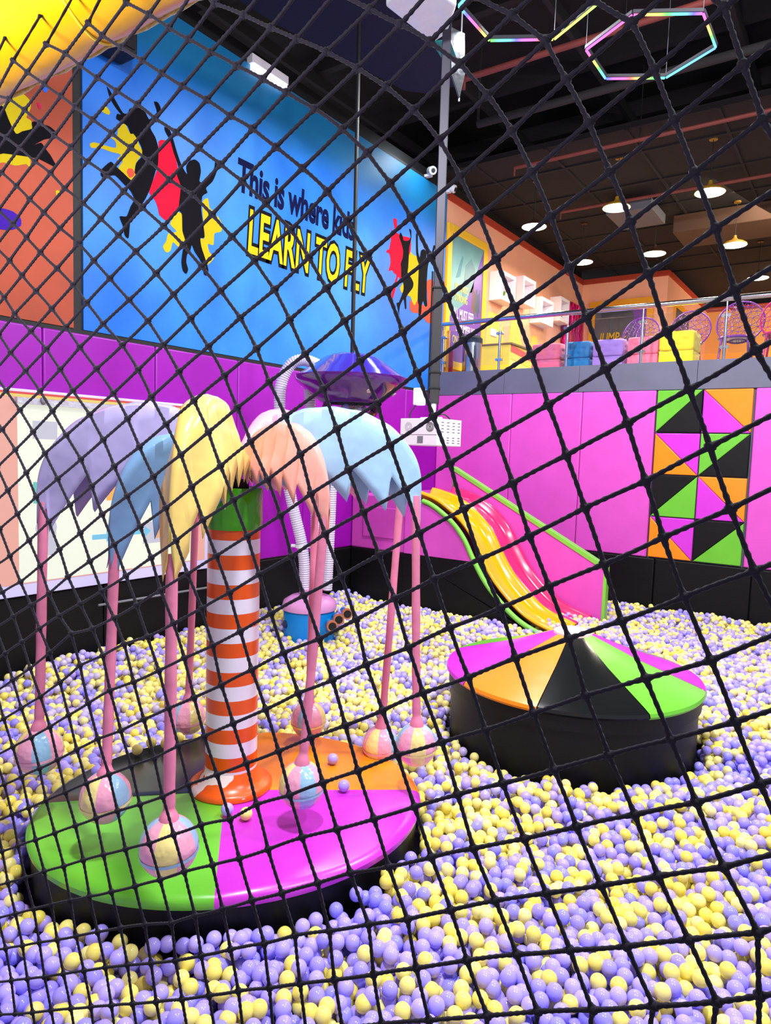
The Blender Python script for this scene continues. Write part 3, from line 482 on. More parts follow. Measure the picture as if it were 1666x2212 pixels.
for i, (bc, st, colr, pk, lab) in enumerate(HB):
    leaf(st, colr, pk - 0.09, seed=i + 1, fr=(2.0, 1.92, 2.04, 1.98, 1.98, 2.0, 2.0, 2.02)[i], teeth=(4.6, 4.3, 7, 5, 6, 8, 5, 4.8)[i], tooth=(0.24, 0.22, 0.15, 0.2, 0.14, 0.13, 0.2, 0.22)[i], flare=(0.03, 0.03, 0.085, 0.03, 0.03, 0.05, 0.02, 0.03)[i], rp=(0.45, 0.5, 0.5, 0.5, 0.5, 0.55, 0.5, 0.5)[i])
    hb = thing('hanging_ball', lab, 'padded ball', bc, 'padded balls on straps round the palm'); R = 0.118; cols = (S_P, S_Y, S_B)
    rot = Matrix.Rotation(i * 0.7, 4, 'Z'); ball = MB(); seg = 8
    for k in range(seg):
        ball.lathe([(R * math.cos(t_) * 1.0, R * 1.04 * math.sin(t_)) for t_ in [(-PI / 2 + PI * j / 20) for j in range(21)]], (S_P, S_Y, S_P, S_B)[k % 4], 6, bc, a0=2 * PI * k / seg + i * 0.6, a1=2 * PI * (k + 1) / seg + i * 0.6)
    ball.build('ball_cover', hb, smooth=60)
    sb = MB(); n_ = 40; tilt = Matrix.Rotation(0.10, 4, 'X')
    sb.lathe([(R * 1.015, -0.024), (R * 1.018, -0.010)], cols[i % 3], n_, bc, mtx=tilt).build('seam_band', hb, smooth=60)
    top = Vector(st); b0 = Vector(bc); mid = [b0 + Vector((0, 0, R * 0.93)), b0.lerp(top, 0.16) + Vector((0, 0, 0.03)), b0.lerp(top, 0.5), top]
    P = crom(mid, 14); rr = [0.042 - 0.018 * min(1, k / 8) + 0.001 * math.sin(k * 0.7) for k in range(len(P))]
    MB().tube(P, rr, M_STRAP, 12).build('strap', hb, smooth=60)

# ================================================================ CONE PLATFORM
CC = Vector((-1.86, 5.36, 0)); CR = 1.0; cz, az = 0.40, 0.72
t = thing('cone_platform', 'round black platform with a low cone top of orange, black, green and magenta wedges', 'platform', (CC.x, CC.y, -0.25))
MB().lathe([(CR * 0.955, -0.25), (CR * 0.955, cz - 0.13), (CR * 0.975, cz - 0.13), (CR * 0.975, cz - 0.02), (0.2, cz - 0.02)], V_BLACK, 72, CC).build('base', t, smooth=30)
wl_ = [(239, 277, V_ORANGE, 'orange'), (277, 321, V_BLACKG, 'glossy black'), (321, 368.5, V_GREEN, 'green'), (8.5, 48, V_MAG, 'magenta'), (48, 90, V_BLACKG, 'glossy black'), (90, 130, V_ORANGE, 'orange'), (130, 184, V_GREEN, 'green'), (184, 239, V_MAG, 'magenta')]
for a0, a1, m_, nm in wl_:
    mb = MB(); a0, a1 = math.radians(a0), math.radians(a1)
    o = mb.lathe([(0.10, az), (0.16, az - 0.012), (0.5, cz + (az - cz) * 0.54), (0.93, cz + 0.035), (0.99, cz + 0.012), (1.0, cz - 0.01), (0.985, cz - 0.03)], m_, 14, CC, a0=a0 + 0.004, a1=a1 - 0.004).build('vinyl_wedge', t, smooth=35)
    o['label'] = nm + ' vinyl wedge'
MB().lathe([(0.0, az + 0.02), (0.12, az + 0.02), (0.15, az + 0.005), (0.155, az - 0.015)], mat('coral and white cap', (250, 205, 200), 0.35), 32, CC).build('cap', t, smooth=40)

# ================================================================ SLIDE
t = thing('double_slide', 'two-lane slide, yellow and hot pink, with pink padded sides edged in lime green', 'slide', (-4.0, 8.6, -0.2))
PR = crom([(-5.20, 0, 1.49), (-5.0, 0, 1.45), (-4.78, 0, 1.38), (-4.5, 0, 1.20), (-4.3, 0, 0.99), (-4.14, 0, 0.72), (-3.93, 0, 0.42), (-3.62, 0, 0.13), (-3.35, 0, -0.03), (-3.0, 0, -0.14)], 8)
Y0, Y1, Y2 = 8.02, 8.66, 9.26
def lane(name, ya, yb, m, lab):
    W = yb - ya; sec = [(0.0, 0.10), (0.02, 0.13), (0.05, 0.135), (0.075, 0.11), (0.10, 0.05), (0.16, 0.01), (0.3, 0.0), (W - 0.3, 0.0), (W - 0.16, 0.01), (W - 0.10, 0.05), (W - 0.075, 0.11), (W - 0.05, 0.135), (W - 0.02, 0.13), (W, 0.10)]
    vs = []
    for i, p in enumerate(PR):
        tn = (PR[min(i + 1, len(PR) - 1)] - PR[max(i - 1, 0)]).normalized(); nn = Vector((-tn.z, 0, tn.x)); nn = nn if nn.z > 0 else -nn
        for q, h in sec: vs.append((p.x + nn.x * h, ya + q, p.z + nn.z * h))
    k = len(sec); fs = [(i * k + j, i * k + j + 1, (i + 1) * k + j + 1, (i + 1) * k + j) for i in range(len(PR) - 1) for j in range(k - 1)]
    o = MB().add(vs, fs, m).build(name, t, smooth=60, solid=0.012); o['label'] = lab
lane('slide_lane', Y0, Y1, mat('yellow slide plastic', (244, 172, 4), 0.16, coat=0.4), 'yellow lane')
lane('slide_lane', Y1, Y2, mat('hot pink slide plastic', (240, 40, 110), 0.18, coat=0.4), 'hot pink lane')
def under(z0, z1, m, y, w_, nm):
    pts = []
    for p in PR:
        if z0 <= p.z <= z1: pts.append((p.x, y, p.z - 0.01))
    def xat(z):
        for a, b_ in zip(PR[:-1], PR[1:]):
            if a.z >= z >= b_.z: return a.x + (b_.x - a.x) * (a.z - z) / max(1e-6, a.z - b_.z)
        return PR[0].x
    top = [(PR[0].x - 0.02, y, pts[0][2])] if z1 > 1.3 else [(PR[0].x - 0.02, y, z1), (xat(z1), y, z1)]
    bot = [(xat(z0), y, z0), (PR[0].x - 0.02, y, z0)]
    MB().prism(top + pts + bot, (0, w_, 0), m).build(nm, t, bevel=0.006)
under(0.725, 1.6, V_PINK, Y0 - 0.05, 0.05, 'pink_side_pad'); under(-0.02, 0.72, V_BLACK, Y0 - 0.05, 0.05, 'black_side_pad')
ed = MB(); ed.tube([(p.x, Y0 - 0.035, p.z + 0.03) for p in PR[10:]], 0.035, TRIM_G, 8); ed.build('green_edging', t, smooth=60)
yb = Y2 + 0.02
MB().prism([(-5.20, yb, 0.0), (-5.20, yb, 1.90), (-2.83, yb, 0.66), (-2.83, yb, -0.2), (-5.20, yb, -0.2)][1:], (0, 0.10, 0), V_PINK).build('tall_side_panel', t, bevel=0.012)
MB().prism([(-5.23, yb - 0.012, 1.93), (-5.23, yb - 0.012, 1.87), (-2.84, yb - 0.012, 0.62), (-2.80, yb - 0.012, 0.67)], (0, 0.125, 0), TRIM_G).box((-2.845, yb - 0.005, -0.2), (-2.80, yb + 0.115, 0.66), TRIM_G).box((-5.23, yb - 0.01, 1.4), (-5.215, yb + 0.11, 1.9), mat('olive trim', (120, 130, 80), 0.5)).build('green_edging', t, bevel=0.004)
t = thing('landing_block', 'pink and black padded landing block in the corner at the top of the slide', 'padded block', (-5.65, 9.1, -0.25))
MB().box((XL + 0.07, 8.0, 0.72), (-5.235, 10.3, 1.50), V_PINK).build('pink_body', t, bevel=0.02)
MB().box((XL + 0.07, 8.0, -0.25), (-5.235, 10.3, 0.715), V_BLACK).build('black_base', t, bevel=0.015)
MB().box((-5.95, 7.985, 0.90), (-5.35, 8.0, 1.33), V_PINK).build('front_hatch', t, bevel=0.008)

# ================================================================ CHECKERED PADS ON THE BACK WALL
XS = [-2.555, -1.95, -1.33]; ZS = [3.11, 2.51, 1.92, 1.32, 0.725]
G_, K_, O_, P_ = (V_GREEN, 'green'), (V_BLACK, 'black'), (V_ORANGE, 'orange'), (V_MAG, 'magenta')
TL = [[(G_, K_, '/', 'top row, left'), (O_, P_, '\\', 'top row, right')], [(P_, O_, '\\', 'second row, left'), (G_, K_, '/', 'second row, right')],
      [(K_, G_, '/', 'third row, left'), (O_, P_, '\\', 'third row, right')], [(P_, O_, '\\', 'bottom row, left'), (K_, G_, '/', 'bottom row, right')]]
for r in range(4):
    for c in range(2):
        up, dn, dr, where = TL[r][c]; x0, x1, z1, z0 = XS[c] + 0.004, XS[c + 1] - 0.004, ZS[r] - 0.004, ZS[r + 1] + 0.004; y = YB - 0.075
        t = thing('wall_pad', 'square wall pad split into %s and %s triangles, %s of the checkered panel' % (up[1], dn[1], where), 'wall pad', ((x0 + x1) / 2, YB, z0), 'square pads of the checkered panel')
        if dr == '/': tu, td = [(x0, z0), (x0, z1), (x1, z1)], [(x0, z0), (x1, z1), (x1, z0)]
        else: tu, td = [(x0, z1), (x1, z1), (x1, z0)], [(x0, z1), (x1, z0), (x0, z0)]
        for q, tri in ((up, tu), (dn, td)):
            g = [sum(v[k] for v in tri) / 3 for k in (0, 1)]; tri = [(v[0] + (g[0] - v[0]) * 0.012, v[1] + (g[1] - v[1]) * 0.012) for v in tri]
            o = MB().prism([(a, y, b_) for a, b_ in tri], (0, 0.075, 0), q[0]).build('triangle', t, bevel=0.012); o['label'] = q[1] + ' triangle'

# ================================================================ BALL FEEDER (POT, HOSES, HOPPER)
PC = Vector((-5.27, 6.07, 0))
t = thing('ball_feeder_drum', 'blue drum with pink domed lid and terracotta nozzles, standing in the balls', 'ball feeder', (PC.x, PC.y, -0.25))
MB().lathe([(0.30, -0.25), (0.30, 0.27), (0.29, 0.29)], mat('blue drum plastic', (0, 138, 225), 0.35), 40, PC).build('drum', t, smooth=40)
MB().lathe([(0.315, 0.26), (0.32, 0.30), (0.30, 0.36), (0.22, 0.41), (0.12, 0.43), (0.12, 0.50), (0, 0.50)], mat('pink lid plastic', (238, 165, 225), 0.3), 40, PC).build('lid', t, smooth=40)
TC = mat('terracotta plastic', (190, 112, 75), 0.5)
for k, (ax, ay, az_) in enumerate(((0.56, -0.24, 0.18), (0.52, -0.08, 0.22), (0.50, 0.10, 0.25))):
    e = PC + Vector((ax * 0.98, ay, az_)); d_ = Vector((0.75, -0.65, 0.05)).normalized(); s_ = e - d_ * 0.28
    nz = MB().tube([s_, e - d_ * 0.03], 0.035, mat('nozzle blue', (40, 140, 210), 0.4), 14); nz.build('nozzle_pipe', t, smooth=50)
    MB().tube([e - d_ * 0.05, e], 0.062, TC, 20).tube([e - d_ * 0.001, e + d_ * 0.002], 0.045, M_DARK, 18).build('nozzle', t, smooth=50)
for dx, dy, zz, nm in ((-0.12, -0.277, 0.10, 'port'), (0.26, -0.155, 0.06, 'bolt')):
    n_ = Vector((dx, dy, 0)).normalized(); c_ = PC + Vector((dx, dy, zz))
    MB().tube([c_ - n_ * 0.01, c_ + n_ * 0.012], 0.045 if nm == 'port' else 0.028, mat('dark port', (15, 40, 90), 0.5) if nm == 'port' else M_WHITE, 18).build(nm, t, smooth=50)
M_HOSE = mat('ribbed white hose', (212, 205, 228), 0.35)
def hose(path, r, nm='hose'):
    P = crom(path, 6); L = [0]
    for a, b_ in zip(P[:-1], P[1:]): L.append(L[-1] + (b_ - a).length)
    n = int(L[-1] / 0.013); Q = []; rr = []
    for k in range(n + 1):
        s = L[-1] * k / n; j = max(i for i in range(len(L)) if L[i] <= s + 1e-9); j = min(j, len(P) - 2)
        u = (s - L[j]) / max(1e-9, L[j + 1] - L[j]); Q.append(P[j].lerp(P[j + 1], u)); rr.append(r * (1.0 if k % 2 else 0.88))
    return MB().tube(Q, rr, M_HOSE, 14).build(nm, t, smooth=50)
hose([(-5.30, 6.02, 0.49), (-5.31, 5.98, 0.95), (-5.40, 5.86, 1.55), (-5.46, 5.75, 2.2), (-5.46, 5.71, 2.75), (-5.38, 5.76, 3.02), (-5.25, 5.84, 3.10), (-5.08, 5.93, 3.04), (-4.98, 5.99, 2.98)], 0.068)
hose([(-5.20, 6.10, 0.49), (-5.20, 6.08, 1.2), (-5.22, 6.04, 2.0), (-5.25, 5.97, 2.7), (-5.20, 5.93, 2.95), (-5.08, 5.96, 2.99)], 0.068)
hose([(-5.08, 6.16, 0.49), (-5.06, 6.16, 1.2), (-5.0, 6.12, 2.0), (-4.86, 6.06, 2.52)], 0.060)
MB().tube([(-5.42, 5.90, 1.0), (-5.12, 6.10, 1.0)], 0.02, M_WHITE, 10).lathe([(0.08, -0.02), (0.082, 0.02)], M_WHITE, 20, (-5.315, 5.97, 1.0)).lathe([(0.08, -0.02), (0.082, 0.02)], M_WHITE, 20, (-5.20, 6.08, 1.0)).build('hose_clamp', t)
MB().lathe([(0.085, -0.05), (0.09, 0), (0.085, 0.05)], M_WHITE, 20, (-5.25, 5.95, 2.86)).build('elbow_joint', t, smooth=40)
UC = Vector((-4.68, 6.0, 0))
t = thing('ball_hopper', 'glossy purple saucer shaped ball hopper hung on a thin black pole from the ceiling', 'ball hopper', (UC.x, UC.y, 2.5))
M_UP, M_UP2 = mat('indigo gloss plastic', (62, 45, 165), 0.12, coat=0.6), mat('purple gloss plastic', (84, 22, 130), 0.12, coat=0.6)
MB().lathe([(0.0, 3.15), (0.22, 3.145), (0.30, 3.11), (0.50, 2.97), (0.60, 2.91), (0.625, 2.895)], M_UP, 12, UC).build('upper_shell', t, bevel=0.01)
MB().lathe([(0.628, 2.90), (0.622, 2.865), (0.56, 2.81), (0.33, 2.63), (0.30, 2.62)], M_UP2, 12, UC).build('lower_shell', t, bevel=0.01)
for k in range(6):
    a = -2.6 + k * PI / 3; n_ = Vector((math.cos(a) * 0.62, math.sin(a) * 0.62, -0.78)).normalized(); c_ = UC + Vector((math.cos(a) * 0.46, math.sin(a) * 0.46, 2.735))
    MB().tube([c_ - n_ * 0.01, c_ + n_ * 0.012], 0.026, mat('port lamp', (200, 185, 190), 0.3), 16).build('round_light', t, smooth=50)
MB().lathe([(0.30, 2.63), (0.32, 2.56), (0.27, 2.49), (0.12, 2.46), (0.0, 2.46)], M_BOWL, 32, UC).build('clear_bowl', t, smooth=60)
MB().tube([UC + Vector((0, 0, 3.14)), (-4.76, 6.07, 6.605)], 0.022, M_BLK, 12).build('pole', t)

# ================================================================ POST, PROJECTOR
t = thing('ceiling_post', 'grey steel ceiling post at the end of the blue mural, carrying the projector', 'post', (-3.01, 4.98, 2.52))
d_ = Vector((-0.16, 0.25, 3.48)).normalized(); base = Vector((-3.01, 4.98, 2.52)); top = base + d_ * 5.2
az0 = math.atan2(4.98, -3.01); ux = Vector((math.cos(az0 + PI / 2), math.sin(az0 + PI / 2), 0)); uy = d_.cross(ux).normalized(); ux = uy.cross(d_).normalized()
def barbox(a, b_, w1, w2, m, ux=ux, uy=uy, off=(0, 0)):
    a, b_ = Vector(a), Vector(b_); vs = []
    for p in (a, b_):
        for s1, s2 in ((-1, -1), (1, -1), (1, 1), (-1, 1)): vs.append(p + ux * (s1 * w1 / 2 + off[0]) + uy * (s2 * w2 / 2 + off[1]))
    return vs, [(0, 1, 2, 3)[::-1], (4, 5, 6, 7), (0, 1, 5, 4), (1, 2, 6, 5), (2, 3, 7, 6), (3, 0, 4, 7)], m
MB().add(*barbox(base + d_ * 0.9, top, 0.075, 0.075, M_POST)).build('upper_post', t, bevel=0.006)
MB().add(*barbox(base, base + d_ * 0.95, 0.08, 0.08, mat('black sleeve', (38, 34, 38), 0.6))).build('lower_sleeve', t, bevel=0.006)
MB().tube([base + ux * 0.05, base + ux * 0.05 + d_ * 1.1], 0.008, M_BLK, 8).build('cable', t)
cb = MB()
for s in (0.12, 0.25, 0.95): cb.add(*barbox(base + d_ * s, base + d_ * (s + 0.012), 0.095, 0.095, M_DARK))
cb.build('cable_tie', t)
pe = Vector((-2.80, 4.69, 2.17))        # near corner of the projector, its vertical edge facing the camera
vd = Vector((-2.80, 4.69, 0)).normalized()
fa = Matrix.Rotation(math.radians(-34), 3, 'Z') @ Vector((-vd.y, vd.x, 0)); fb = Vector((0, 0, 1)).cross(fa) * -1
fb = Vector((fa.y, -fa.x, 0)); fb = fb if fb.dot(vd) > 0 else -fb
PW, PD, PH = 0.36, 0.36, 0.215
t = thing('projector', 'white box projector on a ceiling bracket in front of the left wall padding', 'projector', pe)
def pbox(a0, a1, b0, b1, z0, z1, m, mb=None):
    mb = mb or MB(); vs = [pe + fa * a + fb * b_ + Vector((0, 0, z)) for z in (z0, z1) for a, b_ in ((a0, b0), (a1, b0), (a1, b1), (a0, b1))]
    return mb.add(vs, [(0, 3, 2, 1), (4, 5, 6, 7), (0, 1, 5, 4), (1, 2, 6, 5), (2, 3, 7, 6), (3, 0, 4, 7)], m)
body = pbox(0, PW, 0, PD, 0, PH, M_WHITE).build('body', t, bevel=0.006)
pbox(0, PW, -0.002, 0.0, 0.085, 0.088, M_GREY).build('seam', t)
ring = MB(); wc = pe + fa * 0.065 + Vector((0, 0, 0.148))
F4 = Matrix.Identity(4); F4.col[0][:3] = fa; F4.col[1][:3] = (0, 0, 1); F4.col[2][:3] = -fb
for r0, r1 in ((0.033, 0.037), (0.024, 0.028), (0.014, 0.018), (0.0, 0.007)): ring.lathe([(r0, 0.003), (r1, 0.003)], M_DARK, 28, wc, mtx=F4)
ring.build('fan_grille', t)
ring = MB(); wc = pe + fa * 0.275 + Vector((0, 0, 0.148))
for r0, r1 in ((0.033, 0.035), (0.024, 0.026), (0.014, 0.016)): ring.lathe([(r0, 0.003), (r1, 0.003)], M_GREY, 28, wc, mtx=F4)
ring.build('fan_grille', t)
pbox(0.13, 0.185, -0.003, 0.002, 0.02, 0.075, M_GREY).build('lens_window', t)
sl = MB()
for zz in (0.185, 0.160, 0.135, 0.110, 0.065, 0.045, 0.025):
    for q in (0.06, 0.14, 0.22, 0.30):
        vs = [pe - fa * 0.002 + fb * b_ + Vector((0, 0, z)) for b_, z in ((q, zz), (q + 0.035, zz), (q + 0.035, zz + 0.004), (q, zz + 0.004))]; sl.add(vs, [(0, 1, 2, 3)], M_DARK)
sl.build('vent_slots', t)
bt = Vector((-3.0, 4.95, pe.z + PH)); pj = base
MB().tube([bt, (bt.x, bt.y, bt.z + 0.06), (pj.x, pj.y, 2.54)], 0.022, M_WHITE, 12).tube([bt - fa * 0.09 + Vector((0, 0, 0.012)), bt + fa * 0.12 + Vector((0, 0, 0.012))], 0.012, M_WHITE, 8).build('bracket', t, smooth=50)
MB().tube(crom([bt + Vector((0, 0, 0.03)), bt + fb * 0.1 - fa * 0.05 + Vector((0, 0, 0.05)), bt + fb * 0.15 - fa * 0.1 - Vector((0, 0, 0.01))], 6), 0.006, M_BLK, 6).build('power_cable', t)
t = thing('power_adapter', 'small white power box fixed to the side of the ceiling post above the projector', 'power box', (-3.08, 4.84, 2.50))
MB().box((-3.12, 4.82, 2.50), (-3.04, 4.90, 2.64), M_WHITE).build('box', t, bevel=0.01)
MB().tube(crom([(-3.10, 4.84, 2.50), (-3.13, 4.80, 2.42), (-3.08, 4.80, 2.34), (-3.0, 4.86, 2.38)], 6), 0.006, M_BLK, 6).build('lead', t)
for (p, dd, lab) in (((-6.12, 9.75, 6.62), (0.8, -0.6, -0.3), 'small white security camera left of the grey ceiling post'), ((-6.12, 10.35, 6.56), (0.9, 0.2, -0.4), 'small white security camera right of the grey ceiling post, above the red trim')):
    t = thing('security_camera', lab, 'camera', p, 'security cameras on the wall top'); p = Vector(p); dd = Vector(dd).normalized()
    MB().tube([p - dd * 0.02, p + dd * 0.12], 0.065, M_WHITE, 18).build('housing', t, bevel=0.01)
    MB().tube([p + dd * 0.12, p + dd * 0.13], 0.035, M_DARK, 16).build('lens', t)
    MB().box((p.x - 0.13, p.y - 0.04, p.z - 0.09), (p.x + 0.02, p.y + 0.04, p.z - 0.05), M_WHITE).build('mount', t, bevel=0.005)

# ================================================================ GLASS RAILING
t = thing('glass_railing', 'glass balustrade with polished steel handrail along the mezzanine edge', 'railing', (-2.0, YB + 0.03, 3.51))
yr = YB + 0.05
MB().tube([(XL + 0.03, yr, 4.33), (3.4, yr, 4.33)], 0.038, M_STEEL, 20).build('handrail', t, smooth=60)
px_ = [-6.17, -5.11, -3.97, -2.85, -1.75, -0.65, 0.45, 1.55, 2.65]
for x in px_:
    po = MB().tube([(x, yr, 3.49), (x, yr, 4.14)], 0.022, M_STEEL, 14).tube([(x, yr, 4.12), (x, yr, 4.30)], 0.010, M_STEEL, 10).build('post', t, smooth=60)
    for zz in (3.68, 4.10):
        c1 = MB()
        for sx in (-1, 1): c1.tube([(x + sx * 0.035, yr - 0.03, zz), (x + sx * 0.035, yr + 0.02, zz)], 0.024, M_STEEL, 14)
        c1.tube([(x - 0.04, yr, zz), (x + 0.04, yr, zz)], 0.014, M_STEEL, 10); c1.build('clamp', po, smooth=50)
for a, b_ in zip(px_[:-1], px_[1:]): MB().box((a + 0.05, yr - 0.005, 3.60), (b_ - 0.05, yr + 0.005, 4.20), M_GLASS).build('glass_pane', t)

# ================================================================ MEZZANINE FURNITURE
def ottoman(x0, x1, y, h, m, lab):
    t = thing('tufted_stool', lab, 'stool', ((x0 + x1) / 2, y + 0.22, 3.49), 'tufted cube stools behind the glass railing'); yb_ = y + (x1 - x0)
    for z0, z1, nm in ((3.49, 3.49 + h * 0.44, 'lower_cushion'), (3.49 + h * 0.45, 3.49 + h, 'upper_cushion')):
        n = 14; mb = MB(); W, D = x1 - x0, yb_ - y
        bt_ = [(0.25, 0.55), (0.75, 0.55), (0.5, 0.25), (0.5, 0.9)] if nm == 'upper_cushion' else [(0.5, 0.85), (0.2, 0.95)]
        def face(f):
            vs = []
            for i in range(n + 1):
                for j in range(n + 1):
                    u, v = i / n, j / n; dp = sum(0.022 * math.exp(-((u - a) ** 2 + (v - b_) ** 2) / 0.006) for a, b_ in bt_)
                    vs.append(f(u, v, dp - 0.012 * (1 - (2 * u - 1) ** 4) * (1 - (2 * v - 1) ** 4)))
            mb.add(vs, [(i * (n + 1) + j, (i + 1) * (n + 1) + j, (i + 1) * (n + 1) + j + 1, i * (n + 1) + j + 1) for i in range(n) for j in range(n)], m)
        H = z1 - z0
        face(lambda u, v, d: (x0 + W * u, y + d, z0 + H * v)); face(lambda u, v, d: (x1 - W * u, yb_ - d, z0 + H * v))
        face(lambda u, v, d: (x0 + d, yb_ - D * u, z0 + H * v)); face(lambda u, v, d: (x1 - d, y + D * u, z0 + H * v))
        face(lambda u, v, d: (x0 + W * u, y + D * v, z1 - d)); face(lambda u, v, d: (x0 + W * u, yb_ - D * v, z0 + d * 0))
        mb.build(nm, t, smooth=70, bevel=0.02)
    bo = MB()
    for a, b_ in ((0.25, 0.55), (0.75, 0.55), (0.5, 0.25)): bo.lathe([(0, -0.004), (0.010, -0.002), (0.012, 0.006)], M_DARK, 10, (x0 + (x1 - x0) * a, y + 0.020, 3.49 + h * 0.45 + h * 0.55 * b_), mtx=Matrix.Rotation(PI / 2, 4, 'X'))
    bo.build('buttons', t)
ST = {n: mat(n + ' velvet', c, 0.6, sheen=0.3) for n, c in {'rose': (240, 108, 150), 'blue': (0, 120, 190), 'lilac': (170, 130, 225), 'pink': (250, 120, 155), 'yellow': (250, 225, 15)}.items()}
ottoman(-4.70, -4.22, 10.82, 0.46, ST['rose'], 'deep rose tufted cube stool beside the striped cabinet')
ottoman(-4.14, -3.74, 10.82, 0.46, ST['blue'], 'blue tufted cube stool between the rose and lilac stools')
ottoman(-3.68, -3.22, 10.80, 0.46, ST['lilac'], 'lilac tufted cube stool')
ottoman(-3.14, -2.70, 10.78, 0.46, ST['pink'], 'light pink tufted cube stool beside the yellow stool')
ottoman(-2.67, -2.20, 10.72, 0.50, ST['yellow'], 'bright yellow tufted cube stool')
t = thing('striped_cabinet', 'yellow cabinet with rainbow striped side standing against the peach wall', 'cabinet', (-5.9, 12.4, 3.49))
MB().box((XL + 0.01, 11.9, 3.49), (-5.60, 13.3, 4.17), mat('yellow cabinet', (246, 215, 70), 0.4)).build('body', t, bevel=0.008)
MB().box((XL + 0.01, 11.88, 4.17), (-5.56, 13.32, 4.20), mat('brown cabinet top', (120, 95, 60), 0.5)).build('top', t)
for k, (c_, n_) in enumerate((((215, 85, 70), 'red'), ((250, 205, 90), 'yellow'), ((205, 225, 120), 'lime'), ((245, 225, 60), 'bright yellow'), ((230, 80, 60), 'orange red'))):
    z = 4.16 - k * 0.13
    o = MB().prism([(-5.60, 11.92, z), (-5.60, 13.28, z - 0.10), (-5.60, 13.28, z - 0.22), (-5.60, 11.92, z - 0.12)], (0.006, 0, 0), mat('stripe ' + n_, c_, 0.4)).build('stripe', t); o['label'] = n_ + ' stripe'
t = thing('waste_bin', 'cylindrical stainless steel bin with black lid at the foot of the tall poster', 'bin', (-5.88, 10.95, 3.49))
MB().lathe([(0.17, 3.49), (0.17, 4.08)], M_STEEL, 32, (-5.88, 10.95, 0)).build('body', t, smooth=50)
MB().lathe([(0.178, 4.06), (0.178, 4.14), (0.12, 4.19), (0.0, 4.19)], M_BLK, 32, (-5.88, 10.95, 0)).build('lid', t, smooth=40)
t = thing('folded_panel', 'narrow standing board striped yellow, crimson and orange between the post and the steel bin', 'board', (-6.12, 10.62, 3.49))
MB().box((-6.22, 10.60, 3.49), (-6.15, 10.63, 4.25), mat('board yellow', (225, 165, 60), 0.5)).build('yellow_strip', t)
MB().box((-6.14, 10.60, 3.49), (-6.07, 10.63, 3.90), mat('board crimson', (150, 20, 60), 0.5)).build('crimson_strip', t)

# posters and shelves on the peach wall
def poster(x, y0, y1, z0, z1, name):
    t = thing('framed_poster', name, 'poster', (x, (y0 + y1) / 2, z0)); F = mat('yellow frame', (250, 198, 45), 0.45); w_ = 0.14
    MB().box((x, y0, z0), (x + 0.05, y0 + w_, z1), F).box((x, y1 - w_, z0), (x + 0.05, y1, z1), F).box((x, y0 + w_, z1 - w_), (x + 0.05, y1 - w_, z1), F).box((x, y0 + w_, z0), (x + 0.05, y1 - w_, z0 + w_), F).build('frame', t, bevel=0.006)
    return t
t = poster(XL + 0.001, 10.52, 12.0, 3.62, 6.06, 'tall teal and purple poster in a yellow frame beside the ceiling post')
MB().box((XL + 0.005, 10.64, 3.74), (XL + 0.03, 11.88, 5.94), mat('poster teal', (110, 160, 165), 0.35, vary=0.15, vscale=1.5)).build('print', t)
PP = mat('poster purple', (118, 72, 170), 0.4); xx = XL + 0.031
MB().prism([(xx, 11.5, 5.25), (xx, 11.88, 5.94), (xx, 11.88, 4.35), (xx, 11.2, 3.76), (xx, 10.66, 3.76), (xx, 10.66, 4.50), (xx, 11.25, 4.85)], (0.002, 0, 0), PP).build('purple_shape', t)
MB().prism([(xx, 10.85, 5.2), (xx, 11.0, 5.25), (xx, 11.1, 5.6), (xx, 11.05, 5.62)], (0.002, 0, 0), mat('poster brush', (70, 130, 150), 0.4)).prism([(xx, 11.1, 4.9), (xx, 11.5, 5.1), (xx, 11.55, 5.5), (xx, 11.4, 5.65), (xx, 11.2, 5.5)], (0.002, 0, 0), mat('poster grey teal', (95, 135, 145), 0.4)).build('brush_shape', t)
Y_, W_ = mat('poster yellow ink', (222, 205, 75), 0.4), mat('poster white ink', (235, 230, 240), 0.4)
PXX = lambda y, z: wallL(y, z, 0.034)
for s, z, m_, sz in (('PARENTS', 5.0, Y_, 0.17), ('STRONG', 4.82, Y_, 0.17)): text_obj('lettering', s, m_, sz, PXX(10.82, z), t, 0.001, 0.01, sx=0.72, label='yellow lettering')
text_obj('lettering', 'ALL MUST FEEL', W_, 0.26, PXX(10.80, 4.52), t, 0.001, 0.005, sx=0.45, label='white lettering')
text_obj('lettering', 'SKYJUMPER WEB', W_, 0.20, PXX(10.92, 4.30), t, 0.001, 0.012, sx=0.52, label='white lettering')
text_obj('lettering', 'ON THE NEXT!', Y_, 0.20, PXX(10.80, 4.08), t, 0.001, 0.01, sx=0.6, label='yellow lettering')
ph = MB(); rg = random.Random(4)
for k in range(9): yk = 11.46 + 0.035 * k; zk = 4.72 + 0.05 * math.sin(k * 1.7); ph.prism([(xx + 0.002, yk, zk), (xx + 0.002, yk + 0.035, zk - 0.02), (xx + 0.002, yk + 0.03, zk + 0.42), (xx + 0.002, yk + 0.005, zk + 0.4)], (0.001, 0, 0), mat('photo brown', (120 - 9 * k, 80, 70 + 4 * k), 0.5))
ph.build('printed_photo', t)
t = thing('framed_poster', 'dark poster with large yellow lettering in a yellow frame on the rear peach wall', 'poster', (-5.2, 17.25, 4.4))
F = mat('amber frame', (240, 165, 20), 0.5)
MB().box((-6.0, 17.20, 4.3), (-5.86, 17.27, 5.98), F).box((-4.62, 17.20, 4.3), (-4.48, 17.27, 5.98), F).box((-5.86, 17.20, 5.84), (-4.62, 17.27, 5.98), F).build('frame', t)
